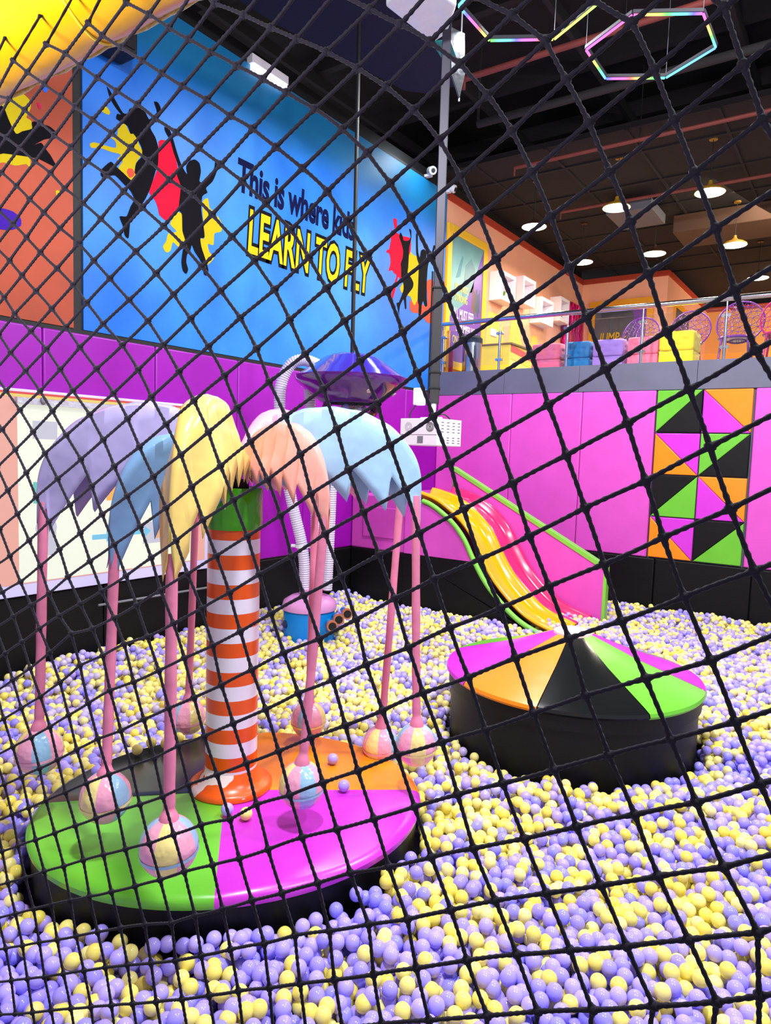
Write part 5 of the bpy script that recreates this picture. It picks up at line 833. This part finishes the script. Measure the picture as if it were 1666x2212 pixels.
# ================================================================ SAFETY NET
NET = """-30,-3:-2057,1711 -2018,1679 -1979,1645 -1941,1611 -1905,1575 -1870,1539 -1836,1501 -1803,1463 -1772,1423 -1741,1383 -1712,1342 -1684,1299 -1657,1256 -1631,1211 -1607,1166 -1583,1119
-29,-4:-2034,1773 -1994,1742 -1954,1710 -1916,1676 -1879,1642 -1843,1606 -1808,1570 -1774,1533 -1742,1494 -1710,1455 -1680,1414 -1651,1373 -1623,1331 -1597,1287 -1571,1243 -1547,1198 -1524,1151 -1502,1104
-28,-5:-2013,1834 -1971,1804 -1931,1772 -1891,1740 -1853,1707 -1816,1672 -1780,1637 -1746,1601 -1712,1564 -1680,1525 -1649,1486 -1619,1446 -1591,1404 -1563,1362 -1537,1319 -1512,1275 -1488,1229 -1465,1183 -1443,1136
-27,-7:-2036,1921 -1992,1893 -1949,1864 -1908,1834 -1868,1803 -1829,1770 -1791,1737 -1754,1703 -1719,1668 -1685,1632 -1651,1594 -1620,1556 -1589,1517 -1559,1477 -1531,1436 -1504,1393 -1477,1350 -1453,1306 -1429,1261 -1406,1215 -1385,1167 -1365,1119
-26,-8:-2017,1978 -1973,1951 -1929,1923 -1887,1894 -1846,1864 -1806,1833 -1767,1801 -1729,1767 -1693,1733 -1658,1698 -1624,1662 -1591,1625 -1559,1587 -1529,1548 -1500,1508 -1471,1467 -1444,1425 -1419,1381 -1394,1337 -1371,1292 -1348,1246 -1327,1199 -1307,1151 -1289,1102
-25,-9:-2000,2034 -1954,2008 -1910,1981 -1867,1953 -1825,1924 -1784,1894 -1744,1863 -1706,1831 -1668,1797 -1632,1763 -1597,1728 -1564,1692 -1531,1655 -1500,1617 -1470,1578 -1441,1538 -1413,1497 -1386,1455 -1360,1412 -1336,1368 -1313,1323 -1291,1277 -1270,1230 -1250,1182 -1232,1133
-24,-10:-1984,2088 -1937,2063 -1892,2037 -1848,2010 -1805,1982 -1763,1953 -1723,1923 -1683,1892 -1645,1860 -1608,1827 -1572,1793 -1537,1758 -1504,1723 -1472,1686 -1441,1648 -1411,1609 -1382,1569 -1354,1528 -1328,1486 -1303,1443 -1279,1399 -1256,1354 -1234,1308 -1214,1261 -1194,1214 -1176,1165 -1159,1115
-23,-12:-2017,2163 -1969,2140 -1921,2117 -1875,2092 -1830,2066 -1786,2039 -1744,2011 -1702,1982 -1662,1953 -1623,1922 -1585,1890 -1548,1857 -1512,1823 -1478,1788 -1445,1752 -1413,1716 -1382,1678 -1352,1639 -1324,1599 -1297,1558 -1271,1517 -1246,1474 -1222,1430 -1199,1385 -1178,1339 -1158,1292 -1138,1245 -1120,1196 -1104,1146
-22,-13:-2004,2214 -1955,2192 -1907,2169 -1859,2145 -1814,2120 -1769,2095 -1725,2068 -1683,2040 -1642,2011 -1602,1982 -1563,1951 -1525,1919 -1488,1886 -1453,1852 -1419,1818 -1386,1782 -1355,1745 -1324,1708 -1295,1669 -1267,1629 -1240,1589 -1214,1547 -1189,1504 -1166,1460 -1143,1416 -1122,1370 -1102,1323 -1083,1275 -1065,1227 -1049,1177 -1034,1126
-21,-14:-1992,2262 -1942,2242 -1893,2220 -1845,2197 -1798,2174 -1753,2149 -1708,2123 -1665,2097 -1623,2069 -1582,2040 -1542,2011 -1503,1980 -1466,1948 -1429,1915 -1394,1882 -1361,1847 -1328,1811 -1297,1775 -1267,1737 -1238,1699 -1210,1659 -1183,1619 -1158,1577 -1133,1535 -1110,1491 -1088,1446 -1067,1400 -1047,1354 -1029,1306 -1011,1257 -995,1208 -980,1157 -966,1105
-20,-15:-1982,2310 -1931,2290 -1881,2270 -1832,2248 -1784,2226 -1737,2202 -1692,2177 -1648,2152 -1605,2125 -1563,2098 -1522,2069 -1483,2039 -1444,2009 -1407,1977 -1371,1944 -1336,1911 -1303,1876 -1270,1840 -1239,1804 -1210,1766 -1181,1728 -1154,1689 -1127,1649 -1102,1608 -1078,1565 -1055,1521 -1033,1476 -1012,1431 -993,1384 -974,1336 -957,1288 -941,1238 -926,1188 -913,1136
-19,-16:-1972,2356 -1920,2337 -1869,2318 -1820,2297 -1771,2276 -1724,2253 -1677,2230 -1632,2206 -1588,2180 -1545,2154 -1504,2126 -1463,2098 -1424,2068 -1386,2037 -1349,2006 -1313,1973 -1278,1939 -1245,1904 -1213,1868 -1183,1831 -1153,1795 -1125,1758 -1098,1720 -1072,1680 -1047,1638 -1023,1595 -1001,1551 -979,1506 -958,1460 -939,1414 -921,1366 -904,1318 -888,1268 -873,1218 -860,1167 -848,1114
-18,-17:-1964,2401 -1911,2383 -1859,2365 -1809,2345 -1759,2325 -1711,2304 -1664,2281 -1618,2258 -1573,2233 -1529,2208 -1487,2182 -1445,2154 -1405,2126 -1366,2096 -1328,2066 -1291,2034 -1255,2001 -1221,1967 -1188,1931 -1157,1894 -1127,1858 -1098,1823 -1070,1787 -1043,1751 -1017,1711 -993,1669 -969,1625 -947,1581 -925,1536 -905,1490 -886,1443 -867,1396 -851,1348 -835,1298 -821,1248 -808,1197 -796,1145
-17,-18:-1957,2444 -1903,2428 -1851,2410 -1799,2392 -1749,2373 -1699,2352 -1651,2331 -1604,2309 -1559,2286 -1514,2261 -1471,2236 -1428,2210 -1387,2182 -1347,2154 -1308,2125 -1270,2094 -1234,2063 -1198,2030 -1164,1995 -1132,1960 -1100,1920 -1073,1882 -1043,1850 -1015,1818 -988,1786 -964,1745 -940,1701 -916,1656 -894,1611 -873,1565 -852,1519 -832,1472 -814,1425 -798,1377 -783,1328 -769,1278 -756,1227 -745,1175
-16,-19:-1951,2486 -1896,2471 -1843,2454 -1790,2437 -1739,2419 -1689,2400 -1640,2380 -1592,2358 -1546,2336 -1500,2313 -1456,2289 -1413,2264 -1371,2237 -1330,2210 -1290,2182 -1251,2153 -1214,2122 -1177,2091 -1141,2058 -1107,2023 -1075,1988 -1044,1950 -1016,1914 -989,1876 -960,1847 -932,1825 -911,1782 -887,1732 -864,1686 -841,1640 -820,1594 -799,1547 -779,1501 -760,1453 -744,1406 -731,1358 -718,1308 -705,1257 -694,1205
-15,-20:-1947,2526 -1891,2512 -1836,2497 -1783,2481 -1731,2464 -1680,2446 -1630,2427 -1581,2407 -1534,2385 -1487,2363 -1442,2340 -1398,2316 -1355,2291 -1314,2265 -1273,2238 -1234,2210 -1196,2181 -1159,2150 -1122,2118 -1084,2087 -1048,2053 -1021,2018 -990,1983 -961,1945 -936,1908 -907,1873 -880,1841 -853,1808 -834,1763 -812,1711 -790,1667 -768,1621 -747,1574 -727,1530 -703,1480 -692,1435 -679,1387 -667,1338 -655,1287 -644,1235
-14,-21:-1943,2566 -1886,2552 -1831,2538 -1777,2523 -1724,2507 -1672,2490 -1621,2472 -1572,2453 -1523,2433 -1476,2412 -1430,2390 -1385,2367 -1341,2343 -1299,2318 -1257,2292 -1217,2265 -1179,2237 -1141,2208 -1106,2178 -1069,2148 -1029,2115 -994,2084 -964,2048 -934,2012 -905,1974 -881,1937 -857,1898 -828,1865 -802,1834 -782,1786 -763,1739 -739,1693 -719,1648 -699,1603 -679,1560 -655,1512 -642,1465 -629,1417 -616,1368 -604,1317 -594,1265
-13,-20:-1827,2578 -1772,2565 -1718,2550 -1665,2534 -1613,2517 -1563,2499 -1514,2480 -1466,2460 -1419,2439 -1373,2417 -1329,2394 -1285,2370 -1243,2345 -1202,2320 -1163,2293 -1125,2265 -1089,2235 -1050,2206 -1010,2175 -973,2145 -939,2111 -906,2078 -878,2042 -851,2005 -826,1966 -802,1926 -776,1891 -752,1853 -731,1812 -711,1767 -689,1724 -670,1679 -648,1633 -625,1590 -604,1543 -591,1496 -578,1448 -566,1398 -555,1347 -545,1295
-12,-19:-1713,2590 -1659,2576 -1607,2560 -1555,2543 -1505,2525 -1456,2506 -1409,2487 -1362,2466 -1317,2444 -1273,2421 -1230,2397 -1188,2372 -1147,2346 -1109,2320 -1075,2292 -1032,2263 -992,2235 -953,2204 -920,2173 -883,2140 -852,2106 -824,2071 -796,2033 -771,1995 -747,1957 -725,1918 -701,1879 -682,1838 -661,1793 -640,1750 -619,1707 -596,1658 -577,1617 -555,1574 -536,1528 -526,1478 -516,1427 -505,1376 -496,1324
-11,-18:-1601,2601 -1549,2586 -1498,2569 -1448,2551 -1400,2533 -1352,2513 -1306,2492 -1262,2471 -1218,2448 -1176,2424 -1134,2399 -1093,2373 -1053,2346 -1015,2319 -977,2291 -939,2262 -902,2232 -865,2201 -829,2168 -796,2134 -769,2098 -743,2061 -719,2023 -696,1984 -674,1945 -650,1906 -629,1864 -611,1820 -591,1778 -570,1735 -551,1692 -530,1646 -509,1601 -489,1559 -478,1508 -467,1457 -457,1406 -447,1354
-10,-17:-1492,2611 -1441,2595 -1392,2578 -1343,2559 -1296,2540 -1251,2519 -1206,2498 -1164,2475 -1122,2451 -1082,2425 -1041,2399 -1001,2372 -961,2345 -922,2318 -886,2290 -848,2259 -809,2229 -775,2196 -745,2161 -717,2127 -691,2090 -669,2052 -646,2014 -624,1973 -602,1932 -581,1890 -561,1849 -540,1807 -519,1764 -499,1720 -480,1678 -458,1633 -439,1587 -429,1537 -418,1487 -408,1435 -399,1384
-9,-16:-1385,2621 -1335,2604 -1287,2585 -1240,2566 -1195,2546 -1151,2525 -1109,2504 -1070,2478 -1033,2452 -991,2426 -951,2398 -909,2372 -871,2344 -832,2316 -793,2285 -756,2256 -722,2224 -692,2190 -667,2155 -641,2118 -617,2079 -595,2041 -574,2001 -553,1960 -532,1919 -513,1878 -492,1837 -471,1793 -452,1749 -433,1703 -414,1662 -387,1618 -379,1567 -368,1517 -358,1466 -350,1414
-8,-15:-1280,2630 -1232,2612 -1185,2594 -1139,2573 -1092,2551 -1057,2529 -1018,2502 -974,2477 -937,2449 -897,2423 -856,2396 -814,2368 -778,2343 -740,2312 -705,2283 -671,2251 -641,2217 -615,2183 -591,2146 -568,2108 -543,2067 -523,2029 -504,1986 -485,1946 -464,1902 -444,1862 -424,1819 -407,1775 -386,1730 -365,1688 -340,1644 -329,1597 -313,1550 -305,1498 -300,1444
-7,-14:-1176,2640 -1129,2622 -1083,2604 -1041,2578 -1003,2552 -965,2526 -921,2500 -884,2474 -843,2449 -804,2421 -764,2394 -725,2366 -689,2339 -653,2309 -620,2278 -590,2246 -563,2210 -541,2173 -517,2136 -496,2096 -479,2055 -457,2015 -436,1973 -416,1931 -400,1888 -378,1846 -360,1805 -338,1759 -316,1717 -293,1673 -275,1630 -251,1588 -252,1530 -251,1474
-6,-13:-1072,2655 -1031,2627 -990,2601 -949,2575 -911,2550 -870,2524 -832,2499 -791,2472 -751,2447 -713,2418 -673,2394 -637,2365 -602,2335 -568,2305 -538,2271 -513,2237 -490,2200 -466,2164 -447,2123 -429,2082 -409,2041 -390,2000 -369,1960 -350,1915 -333,1874 -311,1831 -291,1787 -272,1742 -249,1700 -226,1659 -203,1618 -205,1559 -204,1503
-5,-12:-982,2651 -938,2627 -900,2600 -859,2573 -819,2547 -778,2521 -740,2494 -700,2469 -662,2444 -624,2418 -587,2392 -551,2362 -516,2330 -489,2298 -463,2264 -440,2230 -420,2190 -396,2148 -379,2108 -361,2066 -344,2026 -325,1985 -306,1942 -286,1899 -266,1855 -246,1812 -224,1768 -202,1726 -178,1686 -156,1644 -159,1587 -159,1531
-4,-11:-883,2649 -848,2622 -808,2596 -768,2570 -729,2544 -689,2518 -648,2493 -611,2467 -573,2444 -537,2417 -501,2389 -467,2360 -439,2326 -413,2290 -390,2254 -370,2214 -351,2175 -333,2135 -314,2093 -297,2052 -278,2009 -257,1968 -241,1926 -221,1882 -200,1838 -179,1794 -156,1752 -132,1711 -109,1671 -113,1614 -114,1558
-3,-10:-797,2645 -755,2619 -717,2592 -679,2567 -641,2542 -601,2517 -560,2492 -523,2468 -485,2443 -450,2416 -417,2386 -388,2352 -365,2318 -342,2279 -322,2241 -304,2202 -285,2161 -269,2119 -250,2078 -233,2034 -214,1993 -194,1952 -177,1908 -156,1863 -133,1820 -112,1778 -87,1737 -65,1696 -70,1640 -71,1585
-2,-9:-703,2647 -665,2621 -635,2591 -590,2566 -550,2541 -511,2517 -471,2493 -433,2468 -398,2442 -365,2412 -337,2380 -315,2345 -294,2308 -275,2268 -257,2227 -240,2186 -222,2144 -204,2103 -187,2061 -169,2017 -152,1974 -131,1932 -110,1888 -89,1845 -67,1803 -42,1762 -38,1714 -33,1664 -31,1611
-1,-8:-613,2648 -577,2621 -537,2596 -499,2570 -459,2545 -419,2517 -384,2493 -350,2467 -318,2439 -291,2407 -267,2372 -246,2334 -228,2296 -211,2254 -194,2213 -176,2171 -157,2129 -141,2085 -125,2043 -107,2000 -86,1955 -67,1913 -48,1873 -28,1830 -11,1785 -2,1737 3,1687 8,1636
0,-7:-523,2649 -486,2624 -448,2598 -411,2572 -374,2545 -340,2518 -307,2491 -271,2465 -241,2436 -221,2400 -200,2362 -182,2322 -164,2282 -148,2241 -132,2197 -114,2154 -97,2112 -80,2068 -62,2025 -41,1985 -23,1942 -6,1899 10,1855 24,1810 34,1762 41,1712 47,1662
1,-6:-436,2650 -400,2625 -364,2598 -329,2571 -296,2543 -263,2515 -231,2486 -203,2455 -171,2427 -153,2389 -137,2350 -120,2309 -103,2267 -88,2223 -72,2180 -48,2141 -31,2098 -14,2055 4,2014 21,1971 36,1927 50,1882 62,1835
2,-5:-352,2650 -317,2623 -284,2595 -252,2567 -220,2538 -190,2508 -161,2478 -134,2447 -108,2419 -93,2376 -78,2335 -55,2294 -38,2251 -21,2209 -2,2169 17,2127 33,2085 49,2042
3,-2:-207,2591 -176,2562 -147,2531 -119,2500 -93,2469 -68,2436 -49,2398 -30,2359 -10,2319 9,2278 27,2237
4,1:-77,2523 -51,2491 -27,2456 -5,2420 15,2382
5,3:15,2479"""
nd = {}
for ln in NET.strip().split('\n'):
    h, r = ln.split(':'); b_, a_ = map(int, h.split(','))
    for k, q in enumerate(r.split()):
        x, z = map(int, q.split(',')); nd[(a_ + k, b_)] = (x / 1000, z / 1000)
YN = 0.55
def cordmat():
    m, nt, b = nodes('black braided cord'); b.inputs['Base Color'].default_value = (*lin((24, 19, 34)), 1); b.inputs['Roughness'].default_value = 0.8; b.inputs['Specular IOR Level'].default_value = 0.25; b.inputs['Sheen Weight'].default_value = 0.08
    tc = nt.nodes.new('ShaderNodeTexCoord'); n = nt.nodes.new('ShaderNodeTexNoise'); n.inputs['Scale'].default_value = 500
    nt.links.new(tc.outputs['Object'], n.inputs['Vector']); bp = nt.nodes.new('ShaderNodeBump'); bp.inputs['Strength'].default_value = 0.5; bp.inputs['Distance'].default_value = 0.001
    nt.links.new(n.outputs['Fac'], bp.inputs['Height']); nt.links.new(bp.outputs['Normal'], b.inputs['Normal']); return m
M_CORD = cordmat()
net = MB(); SEG = 8; rgn = random.Random(3); P3 = {k: Vector((v[0], YN + 0.0015 * math.sin(k[0] * 1.7 + k[1]), v[1])) for k, v in nd.items()}
def cord(p, q, r=0.00185, K=15, sag=0.0006):
    d = (q - p); L = d.length; t_ = d / L; n1 = Vector((0, 1, 0)); n2 = t_.cross(n1).normalized(); vs = []; ph0 = rgn.uniform(0, 6)
    bow = rgn.uniform(-sag, sag)
    for i in range(K + 1):
        u = i / K; e = min(u, 1 - u) * L; rb = r * (1 + 0.9 * math.exp(-e / 0.0035)); c = p + d * u + n2 * (bow * math.sin(PI * u)); tw = ph0 + u * L / 0.0075 * PI
        for k in range(SEG):
            a = 2 * PI * k / SEG; rr = rb * (1 + 0.20 * math.cos(2 * (a - tw))); vs.append(c + n1 * (rr * math.cos(a)) + n2 * (rr * math.sin(a)))
    net.add(vs, [(i * SEG + k, i * SEG + (k + 1) % SEG, (i + 1) * SEG + (k + 1) % SEG, (i + 1) * SEG + k) for i in range(K) for k in range(SEG)], M_CORD)
for (a, b_), p in P3.items():
    for q in ((a + 1, b_), (a, b_ + 1)):
        if q in P3: cord(p, P3[q])
    if a - b_ == -7:      # top row: lashed up round the yellow tube
        nx = P3.get((a + 1, b_ + 1)); cord(p, Vector((p.x + 0.006, TY_ - 0.052, TZ_ - 0.060)), 0.0018)
    o1 = MB().lathe([(0.0, -0.0040), (0.0032, -0.0030), (0.0048, 0), (0.0032, 0.0030), (0.0, 0.0040)], M_CORD, 8, p, mtx=Matrix.Rotation(0.5 + rgn.uniform(-.3, .3), 4, 'Y') @ Matrix.Rotation(rgn.uniform(0, 3), 4, 'Z'))
    net.add(o1.v, o1.f, M_CORD)
me = bpy.data.meshes.new('safety_net'); me.from_pydata(net.v, [], net.f); me.materials.append(M_CORD); me.polygons.foreach_set('use_smooth', [True] * len(me.polygons)); me.update()
o = bpy.data.objects.new('safety_net', me); COL.objects.link(o); tag(o, 'black knotted rope safety net stretched across the whole foreground', 'net')

# ================================================================ THE BALLS
RB = 0.0335
def ballmat(name, rgb, rgb2, inst):
    m, nt, b = nodes(name); b.inputs['Roughness'].default_value = 0.13; b.inputs['Specular IOR Level'].default_value = 0.5
    mx = nt.nodes.new('ShaderNodeMix'); mx.data_type = 'RGBA'; mx.inputs[6].default_value = (*lin(rgb), 1); mx.inputs[7].default_value = (*lin(rgb2), 1)
    if inst:
        at = nt.nodes.new('ShaderNodeAttribute'); at.attribute_type = 'INSTANCER'; at.attribute_name = 'tone'; nt.links.new(at.outputs['Color'], b.inputs['Base Color'])
    else:
        oi = nt.nodes.new('ShaderNodeObjectInfo'); nt.links.new(oi.outputs['Random'], mx.inputs['Factor']); nt.links.new(mx.outputs[2], b.inputs['Base Color'])
    return m
LAV = [(166, 150, 250), (184, 164, 248), (156, 148, 255)]; YEL = [(248, 236, 122), (250, 240, 150), (243, 226, 98)]; LAV_LIT = [(196, 182, 232), (204, 192, 226)]; YEL_LIT = [(240, 228, 140), (238, 226, 150)]
M_LAV, M_YEL = ballmat('lavender ball plastic', (164, 150, 252), (190, 172, 250), False), ballmat('yellow ball plastic', (250, 238, 140), (244, 228, 104), False)
M_INST = ballmat('ball plastic', (0, 0, 0), (0, 0, 0), True)
rb = random.Random(11)
def vn(x, y, s, seed=0):      # smooth value noise
    x, y = x * s + seed * 17.3, y * s + seed * 9.1; xi, yi = math.floor(x), math.floor(y); u, v = x - xi, y - yi
    h = lambda a, b_: (math.sin(a * 127.1 + b_ * 311.7 + seed) * 43758.5453) % 1.0
    u, v = u * u * (3 - 2 * u), v * v * (3 - 2 * v)
    return (h(xi, yi) * (1 - u) + h(xi + 1, yi) * u) * (1 - v) + (h(xi, yi + 1) * (1 - u) + h(xi + 1, yi + 1) * u) * v
def surf(x, y):
    z = -0.03 + 0.09 * (vn(x, y, 1.1, 1) - 0.5) + 0.05 * (vn(x, y, 3.0, 2) - 0.5)
    z += 0.10 * math.exp(-((x + 6.2) / 0.5) ** 2) * (1 if y > 3 else 0.6) + 0.05 * math.exp(-((y - 10.4) / 0.5) ** 2)
    z += 0.10 * math.exp(-(((x + 4.6) / 1.0) ** 2 + ((y - 7.6) / 0.7) ** 2)) * (vn(x, y, 1.0, 5))
    d = math.hypot((x - CC.x), (y - CC.y)); z -= 0.05 * math.exp(-((d - 1.0) / 0.3) ** 2) if y < CC.y else 0
    return z
def blocked(x, y, z):
    if x < XL + 0.07 + RB or y > YB - 0.07 - RB: return True
    if in_island(x, y, 0.03) and z < IZ + 0.03: return True
    if math.hypot(x - CC.x, y - CC.y) < CR * 0.975 + RB: return True
    if math.hypot(x - PC.x, y - PC.y) < 0.30 + RB: return True
    if x < -5.06 and y > 8.0 - RB: return True
    if y > Y0 - 0.05 - RB and y < yb + 0.1 + RB and x < -2.78:
        if x < -3.42: return True
        if y > yb - RB and x < -2.78: return True
        return False
    return False
top, rest = [], []
S = 2 * RB * 1.03; ly = S * 0.866; j = 0; y = 0.62
for layer in range(3):
    y = 0.60 + layer * 0.022; j = layer
    while y < YB:
        x = XL + (S / 2 if j % 2 else 0) + layer * 0.03
        while x < 2.6:
            px = x + rb.uniform(-.019, .019); py = y + rb.uniform(-.019, .019)
            vx, vy, vz = view((px, py, 0))
            m_ = 620 if vz > 0 else 0
            if vz > 0 and -m_ < vx < 1666 + m_ and 1150 < vy < 2212 + m_:
                if not (layer == 0 and rb.random() < 0.22):
                    pz = surf(px, py) - layer * 0.052 + rb.uniform(-.016, .018)
                    if not blocked(px, py, pz): (top if layer == 0 else rest).append((px, py, pz, vx, vy, vz))
            x += S
        y += ly; j += 1
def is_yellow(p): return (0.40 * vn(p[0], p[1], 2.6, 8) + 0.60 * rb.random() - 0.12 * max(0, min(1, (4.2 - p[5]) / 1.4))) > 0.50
vis = sorted([p for p in top if 10 < p[3] < 1656 and p[4] < 2205], key=lambda p: p[5])[:300]; vs_ = set(id(p) for p in vis)
rest += [p for p in top if id(p) not in vs_]
def ball_mesh(nm, m):
    bmm = bmesh.new(); bmesh.ops.create_icosphere(bmm, subdivisions=4, radius=RB); me = bpy.data.meshes.new(nm); bmm.to_mesh(me); bmm.free()
    me.materials.append(m); me.polygons.foreach_set('use_smooth', [True] * len(me.polygons)); return me
ML, MY = ball_mesh('lavender_ball', M_LAV), ball_mesh('yellow_ball', M_YEL)
proto = {}
for yl in (False, True):
    o = bpy.data.objects.new('plastic_ball', MY if yl else ML)
    tag(o, '%s plastic ball among the big foremost balls along the bottom of the picture' % ('yellow' if yl else 'lavender'), 'ball', '%s balls nearest the net' % ('yellow' if yl else 'lavender')); proto[yl] = o
for p in vis:
    yl = is_yellow(p); o = proto[yl].copy(); o.location = p[:3]; COL.objects.link(o)
# single balls lying on the platform
loose = [((-2.66, 2.44), False, 'lavender plastic ball at the foot of the striped trunk, left of a yellow one'), ((-2.55, 2.47), True, 'yellow plastic ball at the foot of the striped trunk'),
         ((-2.61, 3.26), False, 'lavender plastic ball on the orange quarter, the farther of two'), ((-2.34, 3.03), False, 'lavender plastic ball on the seam of the orange and magenta quarters'),
         ((-3.65, 2.59), True, 'yellow plastic ball on the black quarter, the leftmost of four yellow ones'), ((-3.67, 2.71), True, 'yellow plastic ball on the black quarter, second of four from the left'),
         ((-3.59, 2.76), True, 'yellow plastic ball on the black quarter, third of four from the left'), ((-3.60, 2.87), True, 'yellow plastic ball on the black quarter, nearest the trunk of four'), ((-3.58, 2.27), False, 'lavender plastic ball at the rim of the black quarter')]
for (x, y_), yl, lab in loose:
    o = proto[yl].copy(); o.location = (x, y_, IZ + RB + 0.008); COL.objects.link(o); del o['group']; o['label'] = lab
for yl in (False, True): bpy.data.objects.remove(proto[yl])
# balls at the foot of the slide and in the hopper bowl
for k in range(26):
    a, r_ = rb.uniform(0, 2 * PI), rb.uniform(0, 0.20); rest.append((UC.x + r_ * math.cos(a), UC.y + r_ * math.sin(a), 2.53 + rb.uniform(0, .05), 700, 860, 7))
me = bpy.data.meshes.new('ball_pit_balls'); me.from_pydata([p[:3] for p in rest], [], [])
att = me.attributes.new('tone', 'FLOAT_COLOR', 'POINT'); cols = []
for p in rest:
    yl = is_yellow(p); pale = rb.random() < min(0.52, max(0, (p[5] - 3.8) / 4.5)); c = lin(rb.choice((YEL_LIT if pale else YEL) if yl else (LAV_LIT if pale else LAV))); cols += [*c, 1.0]  # balls farther off turn paler: the stronger light there put into their colour
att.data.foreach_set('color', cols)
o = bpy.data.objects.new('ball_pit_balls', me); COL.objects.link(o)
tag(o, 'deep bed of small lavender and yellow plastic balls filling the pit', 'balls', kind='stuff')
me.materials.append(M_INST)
ng = bpy.data.node_groups.new('scatter_balls', 'GeometryNodeTree'); ng.interface.new_socket('Geometry', in_out='INPUT', socket_type='NodeSocketGeometry'); ng.interface.new_socket('Geometry', in_out='OUTPUT', socket_type='NodeSocketGeometry')
gi, go = ng.nodes.new('NodeGroupInput'), ng.nodes.new('NodeGroupOutput'); ip = ng.nodes.new('GeometryNodeInstanceOnPoints'); ic_ = ng.nodes.new('GeometryNodeMeshUVSphere')
ic_.inputs['Radius'].default_value = RB; ic_.inputs['Segments'].default_value = 24; ic_.inputs['Rings'].default_value = 14
ss = ng.nodes.new('GeometryNodeSetShadeSmooth'); sm = ng.nodes.new('GeometryNodeSetMaterial'); sm.inputs['Material'].default_value = M_INST
mp = ng.nodes.new('GeometryNodeMeshToPoints')
L = ng.links.new
L(gi.outputs[0], mp.inputs['Mesh']); L(mp.outputs[0], ip.inputs['Points']); L(ic_.outputs['Mesh'], ss.inputs['Geometry']); L(ss.outputs[0], sm.inputs['Geometry']); L(sm.outputs[0], ip.inputs['Instance']); L(ip.outputs[0], go.inputs[0])
md = o.modifiers.new('balls', 'NODES'); md.node_group = ng
print('balls', len(vis), len(rest), 'nearest individual depth', vis[0][5], vis[-1][5])
